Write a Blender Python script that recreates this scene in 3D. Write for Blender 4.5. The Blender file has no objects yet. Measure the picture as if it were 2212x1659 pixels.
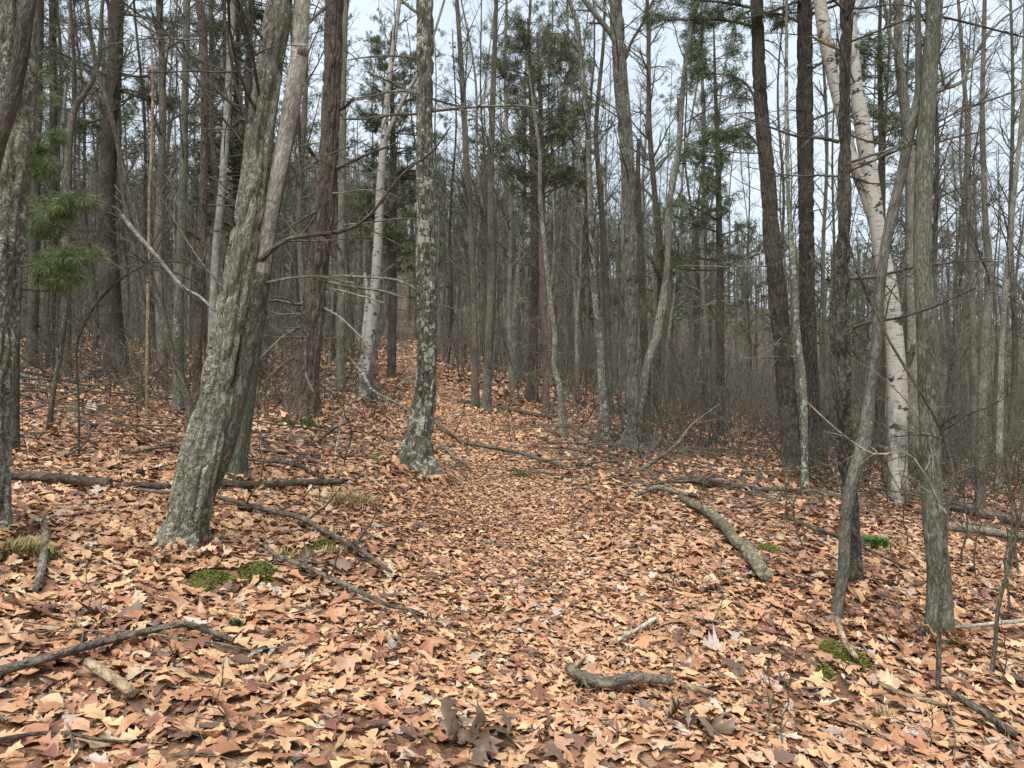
import bpy, math
import numpy as np

# ------------------------------------------------------------------ camera, sky, light, exposure
scn = bpy.context.scene
COL = scn.collection
CAM_H = 1.6
F = 1659.0                      # focal length in the 2212 x 1659 reading grid of the photograph
CX, CY = 1106.0, 829.5
cam = bpy.data.cameras.new("camera")
cam.sensor_fit = 'HORIZONTAL'; cam.sensor_width = 36.0; cam.lens = 27.0
cam.clip_start = 0.05; cam.clip_end = 3000
camo = bpy.data.objects.new("camera", cam); COL.objects.link(camo)
camo.location = (0, 0, CAM_H); camo.rotation_euler = (math.radians(90), 0, 0)
scn.camera = camo
scn.render.resolution_x, scn.render.resolution_y = 1024, 768
scn.view_settings.view_transform = 'Standard'; scn.view_settings.look = 'None'
scn.view_settings.exposure = 1.22; scn.view_settings.gamma = 1.0
scn.cycles.max_bounces = 6; scn.cycles.diffuse_bounces = 4; scn.cycles.transparent_max_bounces = 4

SUN_EL, SUN_ROT = math.radians(60), math.radians(200)
world = bpy.data.worlds.new("World"); scn.world = world; world.use_nodes = True
wt = world.node_tree; wt.nodes.clear()
wo = wt.nodes.new("ShaderNodeOutputWorld"); bg = wt.nodes.new("ShaderNodeBackground")
sky = wt.nodes.new("ShaderNodeTexSky"); sky.sky_type = 'NISHITA'; sky.sun_disc = False
sky.sun_elevation = SUN_EL; sky.sun_rotation = SUN_ROT; sky.dust_density = 3.0
hs = wt.nodes.new("ShaderNodeHueSaturation"); hs.inputs['Saturation'].default_value = 0.45
mx = wt.nodes.new("ShaderNodeMix"); mx.data_type = 'RGBA'; mx.inputs[0].default_value = 0.72
tc = wt.nodes.new("ShaderNodeTexCoord"); nz = wt.nodes.new("ShaderNodeTexNoise")
nz.inputs['Scale'].default_value = 2.2; nz.inputs['Detail'].default_value = 3
cr = wt.nodes.new("ShaderNodeValToRGB")      # the cloud cover: grey-blue to white
cr.color_ramp.elements[0].position = 0.3; cr.color_ramp.elements[0].color = (6.5, 7.9, 9.2, 1)
cr.color_ramp.elements[1].position = 0.75; cr.color_ramp.elements[1].color = (9.0, 10.1, 11.2, 1)
wt.links.new(tc.outputs['Generated'], nz.inputs['Vector']); wt.links.new(nz.outputs[0], cr.inputs[0])
wt.links.new(sky.outputs[0], hs.inputs['Color']); wt.links.new(hs.outputs[0], mx.inputs[6])
wt.links.new(cr.outputs[0], mx.inputs[7]); wt.links.new(mx.outputs[2], bg.inputs[0])
bg.inputs[1].default_value = 0.057
wt.links.new(bg.outputs[0], wo.inputs[0])
sl = bpy.data.lights.new("sun", 'SUN'); sl.energy = 2.5; sl.angle = math.radians(45); sl.color = (1.0, 0.975, 0.94)
so = bpy.data.objects.new("sun", sl); COL.objects.link(so)
so.rotation_euler = (math.radians(90) - SUN_EL, 0, math.radians(180) - SUN_ROT)

# ------------------------------------------------------------------ noise and ground shape
def _h(i, j, k, s):
    n = (i.astype(np.int64) * 374761393 + j.astype(np.int64) * 668265263 + k.astype(np.int64) * 2147483647 + s * 1274126177) & 0xffffffff
    n = ((n ^ (n >> 13)) * 1274126177) & 0xffffffff
    n = n ^ (n >> 16)
    return (n & 0xffff) / 65535.0
def vnoise(x, y, z=None, s=0):
    x = np.asarray(x, float); y = np.asarray(y, float)
    z = np.zeros_like(x) if z is None else np.asarray(z, float)
    x, y, z = np.broadcast_arrays(x, y, z)
    i, j, k = np.floor(x), np.floor(y), np.floor(z)
    fx, fy, fz = x - i, y - j, z - k
    fx = fx * fx * (3 - 2 * fx); fy = fy * fy * (3 - 2 * fy); fz = fz * fz * (3 - 2 * fz)
    r = 0
    for a in (0, 1):
        for b in (0, 1):
            for c in (0, 1):
                w = (fx if a else 1 - fx) * (fy if b else 1 - fy) * (fz if c else 1 - fz)
                r = r + w * _h(i + a, j + b, k + c, s)
    return r - 0.5
def sst(a, b, x):
    t = np.clip((x - a) / (b - a), 0, 1)
    return t * t * (3 - 2 * t)

PATH_D = [0, 4, 7, 10, 14, 18, 24, 30, 40, 60]
PATH_X = [0.2, 0.15, 0.0, -0.3, -0.85, -1.5, -2.7, -3.9, -5.7, -9.0]
def path_x(y): return np.interp(y, PATH_D, PATH_X)
def terrain(x, y, fine=True):
    x = np.asarray(x, float); y = np.asarray(y, float)
    yc = np.clip(y, -5, 50)
    z = -0.12 * 14 * np.tanh(x / 14) + 0.05 * yc + 0.00025 * yc * yc * (yc > 0)
    z = z - 1.6 * sst(12, 32, y) * sst(1, 16, x)
    a = np.where(y > 20, x / np.maximum(y, 20), x / 20)
    H = np.interp(a, [-0.9, -0.66, -0.2, 0.0, 0.2, 0.4, 0.66, 1.0], [25, 26, 27, 26, 21, 16, 13, 12])
    z = z + H * sst(42, 165, y) + 2.0 * vnoise(x / 30, y / 30, s=5) * sst(40, 80, y)
    z = z - 0.05 * np.exp(-((x - path_x(y)) / 0.9) ** 2)
    if fine:
        z = z + 0.16 * vnoise(x / 1.7, y / 1.7, s=1) + 0.07 * vnoise(x / 0.55, y / 0.55, s=2) + 0.03 * vnoise(x / 0.2, y / 0.2, s=3)
    return z
def hit(px, py):
    """distance along +Y at which the line of sight through a pixel meets the ground"""
    D = np.concatenate([np.arange(1.2, 30, 0.02), np.arange(30, 160, 0.1)])
    z = CAM_H + (CY - py) / F * D
    g = terrain((px - CX) / F * D, D)
    i = np.nonzero(z < g)[0]
    return float(D[i[0]]) if len(i) else 160.0
def at(px, py, D): return np.array([(px - CX) / F * D, D, CAM_H + (CY - py) / F * D])

LINES = []; TRUNKS = []      # lying wood and trunk feet, so that leaves settle round them
# ------------------------------------------------------------------ mesh building
class MB:
    def __init__(s): s.v = []; s.q = []; s.t = []; s.bk = []; s.col = []; s.n = 0
    def add(s, v, q=None, t=None, bk=None, col=None):
        v = np.asarray(v, float).reshape(-1, 3)
        if q is not None and len(q): s.q.append(np.asarray(q).reshape(-1, 4) + s.n)
        if t is not None and len(t): s.t.append(np.asarray(t).reshape(-1, 3) + s.n)
        s.v.append(v)
        if bk is not None: s.bk.append(np.asarray(bk, float).reshape(-1, 3))
        if col is not None: s.col.append(np.asarray(col, float).reshape(-1, 3))
        s.n += len(v)
    def tubes(s, P, R, sides, off=None):
        """P (M,N,3) centre lines, R (M,N) radii"""
        M, N = R.shape
        if M == 0: return
        T = np.gradient(P, axis=1); T /= np.linalg.norm(T, axis=2, keepdims=True) + 1e-9
        mean = np.abs(P[:, -1] - P[:, 0]); ref = np.eye(3)[np.argmin(mean, axis=1)][:, None, :]
        n1 = ref - (ref * T).sum(2, keepdims=True) * T; n1 /= np.linalg.norm(n1, axis=2, keepdims=True) + 1e-9
        n2 = np.cross(T, n1)
        th = np.arange(sides) / sides * 2 * math.pi
        c, sn = np.cos(th), np.sin(th)
        ring = n1[:, :, None, :] * c[None, None, :, None] + n2[:, :, None, :] * sn[None, None, :, None]
        V = P[:, :, None, :] + ring * R[:, :, None, None]
        L = np.concatenate([np.zeros((M, 1)), np.cumsum(np.linalg.norm(np.diff(P, axis=1), axis=2), axis=1)], axis=1)
        if off is None: off = (np.arange(M) * 3.77) % 40 + 1.0
        r0 = R[:, :1] * 0.6 + R.mean(1, keepdims=True) * 0.4
        bk = np.empty((M, N, sides, 3))
        bk[..., 0] = r0[:, :, None] * c; bk[..., 1] = r0[:, :, None] * sn; bk[..., 2] = (L + np.asarray(off)[:, None])[:, :, None]
        base = (np.arange(M) * N * sides)[:, None, None]
        a = np.arange(N - 1)[None, :, None] * sides + np.arange(sides)[None, None, :] + base
        b = np.arange(N - 1)[None, :, None] * sides + ((np.arange(sides) + 1) % sides)[None, None, :] + base
        s.add(V, q=np.stack([a, b, b + sides, a + sides], axis=-1), bk=bk)
    def build(s, name, mat, parent=None, origin=None, smooth=True):
        v = np.concatenate(s.v)
        if origin is not None: v = v - np.asarray(origin)
        q = np.concatenate(s.q) if s.q else np.zeros((0, 4), int)
        t = np.concatenate(s.t) if s.t else np.zeros((0, 3), int)
        me = bpy.data.meshes.new(name)
        me.vertices.add(len(v)); me.vertices.foreach_set("co", v.astype(np.float32).ravel())
        me.loops.add(q.size + t.size); me.loops.foreach_set("vertex_index", np.concatenate([q.ravel(), t.ravel()]).astype(np.int32))
        me.polygons.add(len(q) + len(t))
        me.polygons.foreach_set("loop_start", np.concatenate([np.arange(len(q)) * 4, len(q) * 4 + np.arange(len(t)) * 3]).astype(np.int32))
        me.polygons.foreach_set("use_smooth", np.full(len(q) + len(t), smooth))
        me.update(calc_edges=True)
        if s.bk:
            at_ = me.attributes.new("bk", 'FLOAT_VECTOR', 'POINT'); at_.data.foreach_set("vector", np.concatenate(s.bk).astype(np.float32).ravel())
        if s.col:
            c = np.concatenate(s.col); c4 = np.ones((len(c), 4)); c4[:, :3] = c
            at_ = me.attributes.new("tint", 'FLOAT_COLOR', 'POINT'); at_.data.foreach_set("color", c4.astype(np.float32).ravel())
        me.materials.append(mat)
        o = bpy.data.objects.new(name, me); COL.objects.link(o)
        if parent is not None: o.parent = parent
        return o

def tag(o, label=None, cat=None, group=None, kind=None):
    if label: o['label'] = label
    if cat: o['category'] = cat
    if group: o['group'] = group
    if kind: o['kind'] = kind
    return o
def thing(name, label, cat, loc, group=None):
    o = bpy.data.objects.new(name, None); COL.objects.link(o); o.location = loc; o.empty_display_size = 0.2
    return tag(o, label, cat, group)

def spline(pts, step):
    """Catmull-Rom through rows of numbers, resampled at about step metres (first three columns are x y z)"""
    p = np.asarray(pts, float)
    if len(p) == 2: p = np.stack([p[0], (p[0] + p[1]) / 2, p[1]])
    e = np.concatenate([[2 * p[0] - p[1]], p, [2 * p[-1] - p[-2]]])
    out = []
    for i in range(1, len(e) - 2):
        n = max(2, int(np.linalg.norm(e[i + 1, :3] - e[i, :3]) / step))
        t = (np.arange(n) / n)[:, None]
        a, b, c, d = e[i - 1], e[i], e[i + 1], e[i + 2]
        out.append(0.5 * (2 * b + (c - a) * t + (2 * a - 5 * b + 4 * c - d) * t ** 2 + (3 * b - a - 3 * c + d) * t ** 3))
    out.append(p[-1:])
    return np.concatenate(out)

def bole(mb, pts, sides=24, step=0.06, flare=0.0, lump=0.05, ridge=0.03, seed=0, cap=False, wob=0.0, furrow=0.0):
    """one thick stem or log through rows (x,y,z,r), with an uneven surface; flare spreads root feet at its foot"""
    s = spline(pts, step); P = s[:, :3].copy(); R = np.maximum(s[:, 3], 0.002)
    if wob:
        L = np.arange(len(P)) * step
        for k in range(3): P[:, k] += wob * vnoise(L / 0.35, np.full(len(P), k * 7.3 + seed), s=11)
    if cap:
        d0 = (P[0] - P[1]); d1 = (P[-1] - P[-2])
        P = np.concatenate([[P[0] + d0 * .02, P[0] + d0 * .01], P, [P[-1] + d1 * .01, P[-1] + d1 * .02]]); R = np.concatenate([[R[0] * .02, R[0] * .85], R, [R[-1] * .85, R[-1] * .02]])
    n0 = len(mb.v); mb.tubes(P[None], R[None], sides, off=[0.0])
    V = mb.v[n0].reshape(len(R), sides, 3); B = mb.bk[-1].reshape(len(R), sides, 3)
    h = B[..., 2]; th = np.arange(sides) / sides * 2 * math.pi
    cx, sx = np.cos(th)[None], np.sin(th)[None]
    f = 1 + lump * 2 * vnoise(cx * 1.3 + 5, sx * 1.3 + seed, h * 2.2, s=seed) + ridge * 2 * vnoise(cx * 5 + 3, sx * 5 + seed, h * 4, s=seed + 1)
    if furrow:
        u = (np.arctan2(sx, cx) + .25 * vnoise(h * 5, h * 0 + seed, s=3) + .12 * vnoise(h * 17, cx * 2, s=6)); rr = R[:, None]
        w = np.abs(vnoise(cx * rr * 24 + .3 * vnoise(h * 9, sx, s=8), sx * rr * 24, h * 4.5, s=seed + 2)) * 2
        f = f + furrow * (np.minimum(w * 2.2, 1) - .6) * .03 / np.maximum(rr, .06)
    if flare:
        ph = seed * 1.7
        lobes = 0.5 + 0.5 * np.cos(5 * th[None] + ph + 0.8 * np.sin(2 * th[None] + ph))
        f = f + flare * np.exp(-np.maximum(h - 0.1, 0) / 0.21) * lobes
    V[:] = P[:, None, :] + (V - P[:, None, :]) * f[..., None]
    mb.v[n0] = V.reshape(-1, 3)
    return P, R

def grow(rng, P, R, k, t0, t1, L, ang, n, wig, up=0.0, rr=0.55, rmin=0.0015, rmax=1.0, taper=0.3, rel=True, fall=0.5, sag=0.0):
    """children of every centre line, all at once"""
    M, N = R.shape
    if M == 0: return np.zeros((0, n, 3)), np.zeros((0, n))
    Q = M * k; idx = np.repeat(np.arange(M), k)
    t = rng.uniform(t0, t1, Q); f = t * (N - 1); i = np.minimum(f.astype(int), N - 2); fr = (f - i)[:, None]
    pos = P[idx, i] * (1 - fr) + P[idx, i + 1] * fr
    tan = P[idx, i + 1] - P[idx, i]; tan /= np.linalg.norm(tan, axis=1, keepdims=True) + 1e-9
    r = R[idx, i] * (1 - fr[:, 0]) + R[idx, i + 1] * fr[:, 0]
    v = rng.normal(size=(Q, 3)); v -= (v * tan).sum(1, keepdims=True) * tan; v /= np.linalg.norm(v, axis=1, keepdims=True) + 1e-9
    a = np.radians(rng.uniform(ang[0], ang[1], Q))[:, None]
    d = np.cos(a) * tan + np.sin(a) * v; d[:, 2] += up; d /= np.linalg.norm(d, axis=1, keepdims=True)
    pl = np.linalg.norm(np.diff(P, axis=1), axis=2).sum(1)[idx] if rel else 1.0
    ln = rng.uniform(L[0], L[1], Q) * pl * (1 - fall * t)
    out = np.empty((Q, n, 3)); out[:, 0] = pos
    for j in range(1, n):
        out[:, j] = out[:, j - 1] + d * (ln / (n - 1))[:, None]
        d = d + wig * rng.normal(size=(Q, 3)); d[:, 2] += sag; d /= np.linalg.norm(d, axis=1, keepdims=True)
    r0 = np.clip(r * rr, rmin, rmax)
    return out, np.maximum(r0[:, None] * np.linspace(1, taper, n)[None], 0.0009)

def needles(rng, mb, P, dens, ln, w, t0=0.25, spread=0.9, c0=(.05, .078, .035), c1=(.115, .15, .065), brown=0.05):
    M, N = P.shape[:2]
    pl = np.linalg.norm(np.diff(P, axis=1), axis=2).sum(1)
    cnt = np.maximum(1, (pl * dens).astype(int)); idx = np.repeat(np.arange(M), cnt); Q = len(idx)
    if Q == 0: return
    t = rng.uniform(t0, 1.0, Q); f = t * (N - 1); i = np.minimum(f.astype(int), N - 2); fr = (f - i)[:, None]
    pos = P[idx, i] * (1 - fr) + P[idx, i + 1] * fr
    tan = P[idx, i + 1] - P[idx, i]; tan /= np.linalg.norm(tan, axis=1, keepdims=True) + 1e-9
    d = tan * 0.8 + rng.normal(size=(Q, 3)) * spread; d /= np.linalg.norm(d, axis=1, keepdims=True)
    sd = np.cross(d, rng.normal(size=(Q, 3))); sd /= np.linalg.norm(sd, axis=1, keepdims=True) + 1e-9
    L = rng.uniform(0.6, 1.1, (Q, 1)) * ln; W = w * 0.5
    mid = pos + d * L * .5; tip = pos + d * L; tip[:, 2] -= L[:, 0] * .15
    V = np.stack([pos, mid + sd * W, tip, mid - sd * W], axis=1)
    u = rng.uniform(0, 1, (M, 1))[idx] * .6 + rng.uniform(0, 1, (Q, 1)) * .4
    c = np.array(c0) * (1 - u) + np.array(c1) * u
    br = rng.uniform(size=Q) < brown; c[br] = (.14, .07, .03)
    mb.add(V, q=np.arange(Q * 4).reshape(Q, 4), col=np.repeat(c, 4, axis=0))

# ------------------------------------------------------------------ materials
def new_mat(name):
    m = bpy.data.materials.new(name); m.use_nodes = True; nt = m.node_tree; nt.nodes.clear()
    out = nt.nodes.new("ShaderNodeOutputMaterial"); b = nt.nodes.new("ShaderNodeBsdfPrincipled")
    nt.links.new(b.outputs[0], out.inputs[0])
    b.inputs['Specular IOR Level'].default_value = 0.25; b.inputs['Roughness'].default_value = 0.85
    return m, nt, b
class N:
    """small node helper"""
    def __init__(s, nt): s.nt = nt
    def put(s, sock, v):
        if hasattr(v, 'links'): s.nt.links.new(v, sock)
        else: sock.default_value = v
    def noise(s, vec, scale, detail=4, rough=.55, dist=0.0):
        n = s.nt.nodes.new("ShaderNodeTexNoise"); s.put(n.inputs['Vector'], vec); n.inputs['Scale'].default_value = scale
        n.inputs['Detail'].default_value = detail; n.inputs['Roughness'].default_value = rough; n.inputs['Distortion'].default_value = dist
        return n.outputs[0]
    def scale(s, vec, sc):
        n = s.nt.nodes.new("ShaderNodeMapping"); s.put(n.inputs[0], vec); n.inputs['Scale'].default_value = sc; return n.outputs[0]
    def math(s, op, a, b=0.0, clamp=False):
        n = s.nt.nodes.new("ShaderNodeMath"); n.operation = op; n.use_clamp = clamp; s.put(n.inputs[0], a); s.put(n.inputs[1], b); return n.outputs[0]
    def step(s, a, lo, hi):
        n = s.nt.nodes.new("ShaderNodeMapRange"); n.interpolation_type = 'SMOOTHSTEP'; s.put(n.inputs[0], a); n.inputs[1].default_value = lo; n.inputs[2].default_value = hi; return n.outputs[0]
    def mix(s, f, a, b, mode='MIX'):
        n = s.nt.nodes.new("ShaderNodeMix"); n.data_type = 'RGBA'; n.blend_type = mode
        s.put(n.inputs[0], f)
        for k, v in ((6, a), (7, b)): s.put(n.inputs[k], v if hasattr(v, 'links') else (*v, 1))
        return n.outputs[2]
    def bump(s, h, dist, strength=1.0):
        n = s.nt.nodes.new("ShaderNodeBump"); n.inputs['Strength'].default_value = strength; n.inputs['Distance'].default_value = dist; s.put(n.inputs['Height'], h); return n.outputs[0]
    def bark_coord(s):
        a = s.nt.nodes.new("ShaderNodeAttribute"); a.attribute_name = "bk"
        oi = s.nt.nodes.new("ShaderNodeObjectInfo"); v = s.nt.nodes.new("ShaderNodeVectorMath"); v.operation = 'ADD'
        cb = s.nt.nodes.new("ShaderNodeCombineXYZ"); s.nt.links.new(s.math('MULTIPLY', oi.outputs['Random'], 37.0), cb.inputs[2])
        s.nt.links.new(s.math('MULTIPLY', oi.outputs['Random'], 11.0), cb.inputs[0])
        s.nt.links.new(a.outputs['Vector'], v.inputs[0]); s.nt.links.new(cb.outputs[0], v.inputs[1])
        sp = s.nt.nodes.new("ShaderNodeSeparateXYZ"); s.nt.links.new(a.outputs['Vector'], sp.inputs[0])
        return v.outputs[0], sp.outputs[2], oi.outputs['Random']

def bark(name, dark, light, lich=0.0, lcol=(.40, .43, .34), moss=0.0, furrow=1.0, scale=1.0, vary=0.35, lsc=17.0):
    m, nt, b = new_mat(name); k = N(nt); vec, h, rnd = k.bark_coord(); light = (light[0] * .94, light[1], light[2] * .98)
    n1 = k.noise(k.scale(vec, (30 * scale, 30 * scale, 8.0 * scale)), 1.0, 3, .6, .3)
    crack = k.math('MULTIPLY', k.math('ABSOLUTE', k.math('SUBTRACT', n1, 0.5)), 6.0, clamp=True)
    n2 = k.noise(k.scale(vec, (90, 90, 26)), 1.0, 4, .65)
    tex = k.math('ADD', k.math('MULTIPLY', crack, .6), k.math('MULTIPLY', k.step(n2, .3, .72), .4))
    c = k.mix(k.step(tex, .12, .80), tuple(x * .6 for x in dark), (light[0] * 1.06, light[1] * 1.09, light[2] * 1.06))
    big = k.noise(vec, 2.3, 3); c = k.mix(vary, c, k.mix(k.step(big, .35, .65), tuple(x * .55 for x in light), tuple(min(1, x * 1.5) for x in light)), 'MIX')
    rv = k.math('ADD', k.math('MULTIPLY', rnd, .5), .75)
    cv = nt.nodes.new("ShaderNodeCombineColor"); [nt.links.new(rv, cv.inputs[i]) for i in range(3)]
    c = k.mix(1.0, c, cv.outputs[0], 'MULTIPLY')
    hgt = tex
    if lich > 0:
        thr = .70 - .24 * lich
        l1 = k.noise(vec, lsc, 6, .68, .4); l2 = k.noise(vec, 3.1, 2)
        lm = k.step(k.math('ADD', k.math('MULTIPLY', l1, .72), k.math('MULTIPLY', l2, .28)), thr, thr + .035)
        lv = k.mix(k.noise(vec, 60, 3), tuple(x * .6 for x in lcol), tuple(min(1, x * 1.25) for x in lcol))
        c = k.mix(k.math('MULTIPLY', lm, .9), c, lv); hgt = k.math('ADD', hgt, k.math('MULTIPLY', lm, .5))
    if moss > 0:
        mm = k.math('MULTIPLY', k.step(k.math('ADD', h, k.math('MULTIPLY', k.noise(vec, 5, 4), moss)), moss * 1.25, moss * .5), k.step(k.noise(vec, 22, 4), .40, .58))
        c = k.mix(mm, c, (.075, .085, .022)); hgt = k.math('ADD', hgt, k.math('MULTIPLY', mm, .4))
    k.put(b.inputs['Base Color'], c); k.put(b.inputs['Normal'], k.bump(hgt, .032 * furrow))
    return m

def birch_bark(name, white=(.40, .375, .32)):
    m, nt, b = new_mat(name); k = N(nt); vec, h, rnd = k.bark_coord()
    c = k.mix(k.noise(vec, 3.0, 4), tuple(x * .6 for x in white), white)
    ln = k.step(k.noise(k.scale(vec, (5, 5, 46)), 1.0, 3, .6), .60, .66)
    c = k.mix(k.math('MULTIPLY', ln, .8), c, (.10, .08, .07))
    sc = k.step(k.noise(k.scale(vec, (4.5, 4.5, 9)), 1.0, 5, .6, .6), .575, .62)
    c = k.mix(sc, c, (.03, .026, .022))
    low = k.step(h, 2.6, .1); lw = k.step(k.noise(k.scale(vec, (9, 9, 3)), 1.0, 4), .38, .60)
    c = k.mix(k.math('MULTIPLY', low, lw), c, (.055, .047, .04))
    k.put(b.inputs['Base Color'], c); k.put(b.inputs['Normal'], k.bump(k.math('SUBTRACT', k.noise(k.scale(vec, (8, 8, 50)), 1.0, 3), k.math('ADD', ln, sc)), .006)); b.inputs['Roughness'].default_value = .6
    return m

B = dict(
    rough_lichen=bark("bark_rough_lichen", (.040, .034, .028), (.35, .31, .235), .76, (.53, .54, .41), .45, 1.3, lsc=33),
    spotted=bark("bark_spotted_lichen", (.035, .030, .025), (.27, .238, .185), .74, (.60, .61, .47), .25, 1.3, lsc=15),
    rough=bark("bark_rough", (.045, .038, .029), (.24, .205, .155), .30, (.36, .38, .32), .2, 1.5),
    reddish=bark("bark_reddish", (.046, .033, .026), (.23, .17, .13), .06, (.36, .38, .32), .15, 1.4, .9),
    greyoak=bark("bark_grey_oak", (.050, .044, .038), (.25, .228, .19), .45, (.42, .43, .37), .55, 1.3),
    pine=bark("bark_pine", (.030, .024, .019), (.135, .106, .082), .03, (.3, .32, .26), .12, 1.3, .85),
    pinkpine=bark("bark_pink_pine", (.07, .045, .038), (.30, .20, .17), .12, (.4, .4, .35), .15, 1.0, 1.0),
    ragged=bark("bark_ragged", (.024, .020, .016), (.150, .126, .098), .32, (.42, .43, .35), .15, 1.6),
    dark=bark("bark_dark", (.042, .035, .027), (.175, .148, .112), .12, (.33, .35, .29), .2, .8),
    grey=bark("bark_grey", (.075, .066, .052), (.29, .26, .205), .22, (.37, .39, .32), .2, .6),
    palegrey=bark("bark_pale_grey", (.12, .11, .095), (.31, .28, .245), .25, (.42, .44, .37), .2, .4),
    greengrey=bark("bark_green_grey", (.045, .044, .031), (.185, .178, .13), .45, (.36, .40, .31), .35, .5),
    smooth=bark("bark_smooth", (.08, .072, .058), (.175, .16, .128), .25, (.32, .35, .28), .15, .35),
    beech=bark("bark_beech", (.16, .138, .115), (.33, .285, .24), .08, (.40, .41, .35), .0, .3),
    palelichen=bark("bark_pale_lichen", (.06, .053, .042), (.25, .225, .175), .78, (.44, .45, .37), .3, .8),
    greenlichen=bark("bark_green_lichen", (.07, .068, .052), (.20, .195, .15), .80, (.40, .44, .33), .1, .4),
    birch=birch_bark("bark_birch"),
    greybirch=birch_bark("bark_grey_birch", (.33, .31, .27)),
    twig=bark("bark_twig", (.055, .046, .036), (.165, .142, .112), .10, (.36, .37, .32), 0, .2),
    darktwig=bark("bark_dark_twig", (.032, .027, .022), (.105, .09, .072), .10, (.36, .37, .32), 0, .2),
    palewood=bark("dead_wood_pale", (.17, .14, .11), (.42, .37, .30), .1, (.45, .46, .4), 0, .5),
    deadwood=bark("dead_wood_brown", (.045, .033, .025), (.165, .125, .095), .12, (.35, .36, .3), 0, 1.0),
    greywood=bark("dead_wood_grey", (.07, .058, .045), (.235, .195, .15), .2, (.38, .40, .32), 0, 1.0),
    tanwood=bark("dead_wood_tan", (.16, .10, .06), (.40, .28, .18), .05, (.4, .4, .35), 0, .6),
    mossywood=bark("dead_wood_mossy", (.075, .063, .044), (.25, .215, .15), .4, (.30, .30, .17), 0, 1.2),
)
def tint_mat(name, rough=.6, spec=.3, noise=0.0, sub=None):
    m, nt, b = new_mat(name); k = N(nt)
    a = nt.nodes.new("ShaderNodeAttribute"); a.attribute_name = "tint"; c = a.outputs['Color']
    if noise:
        tcn = nt.nodes.new("ShaderNodeTexCoord")
        n1 = k.noise(tcn.outputs['Object'], 34, 4, .6); n2 = k.noise(tcn.outputs['Object'], 160, 2)
        c = k.mix(k.math('MULTIPLY', k.step(n1, .42, .72), noise), c, k.mix(.5, c, (.10, .05, .03)))
        c = k.mix(k.math('MULTIPLY', k.step(n2, .55, .75), noise * .6), c, (.09, .05, .03))
    k.put(b.inputs['Base Color'], c); b.inputs['Roughness'].default_value = rough; b.inputs['Specular IOR Level'].default_value = spec
    return m
M_LEAF = tint_mat("dry_leaf", .5, .35, .55); M_NEEDLE = tint_mat("pine_needle", .55, .3); M_BLADE = tint_mat("grass_blade", .6, .25)

def ground_mat():
    m, nt, b = new_mat("leaf_covered_soil"); k = N(nt)
    tcn = nt.nodes.new("ShaderNodeTexCoord"); v = tcn.outputs['Object']
    vo = nt.nodes.new("ShaderNodeTexVoronoi"); vo.inputs['Scale'].default_value = 13; vo.inputs['Randomness'].default_value = 1
    dis = nt.nodes.new("ShaderNodeVectorMath"); dis.operation = 'ADD'; nt.links.new(v, dis.inputs[0])
    nn = nt.nodes.new("ShaderNodeTexNoise"); nn.inputs['Scale'].default_value = 9; nt.links.new(v, nn.inputs['Vector'])
    sc = nt.nodes.new("ShaderNodeVectorMath"); sc.operation = 'SCALE'; sc.inputs[3].default_value = .12; nt.links.new(nn.outputs['Color'], sc.inputs[0]); nt.links.new(sc.outputs[0], dis.inputs[1])
    nt.links.new(dis.outputs[0], vo.inputs['Vector'])
    sp = nt.nodes.new("ShaderNodeSeparateColor"); nt.links.new(vo.outputs['Color'], sp.inputs[0])
    rp = nt.nodes.new("ShaderNodeValToRGB"); el = rp.color_ramp.elements
    el[0].position = 0; el[0].color = (.10, .055, .035, 1); el[1].position = 1; el[1].color = (.42, .27, .17, 1)
    for p, c in ((.3, (.14, .07, .04)), (.55, (.26, .13, .07)), (.8, (.30, .165, .09))): e = el.new(p); e.color = (*c, 1)
    nt.links.new(sp.outputs[0], rp.inputs[0])
    soil = k.step(k.noise(v, 1.3, 5, .6), .48, .62)
    c = k.mix(k.math('MULTIPLY', soil, .55), rp.outputs[0], (.055, .036, .025))
    sy = nt.nodes.new("ShaderNodeSeparateXYZ"); nt.links.new(v, sy.inputs[0])      # the far hillside is covered in grey-brown brush and old litter
    c = k.mix(k.math('MULTIPLY', k.step(sy.outputs[1], 30, 52), .85), c, k.mix(k.step(k.noise(v, .9, 5, .7), .38, .62), (.045, .036, .028), (.115, .094, .072)))
    k.put(b.inputs['Base Color'], c); k.put(b.inputs['Normal'], k.bump(k.math('ADD', sp.outputs[1], k.noise(v, 60, 3)), .03))
    return m
M_GROUND = ground_mat()

# ------------------------------------------------------------------ the ground
def build_ground():
    def axis(lim, near, n0, n1):
        a = np.arange(0, near, n0); b = near * (lim / near) ** (np.arange(n1 + 1) / n1); return np.concatenate([a, b])
    xr = axis(900, 12, .14, 46); X = np.concatenate([-xr[::-1], xr[1:]])
    Y = np.concatenate([-axis(300, 4, .4, 14)[::-1], axis(1500, 22, .14, 70)[1:]])
    gx, gy = np.meshgrid(X, Y); mb = MB()
    z = terrain(gx, gy)
    nx, ny = len(X), len(Y); i = (np.arange(ny - 1)[:, None] * nx + np.arange(nx - 1)[None]).ravel()
    mb.add(np.stack([gx, gy, z], -1), q=np.stack([i, i + 1, i + nx + 1, i + nx], -1))
    tag(mb.build("ground", M_GROUND), "forest floor of brown soil under fallen leaves", "ground", kind="structure")
build_ground()

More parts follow.
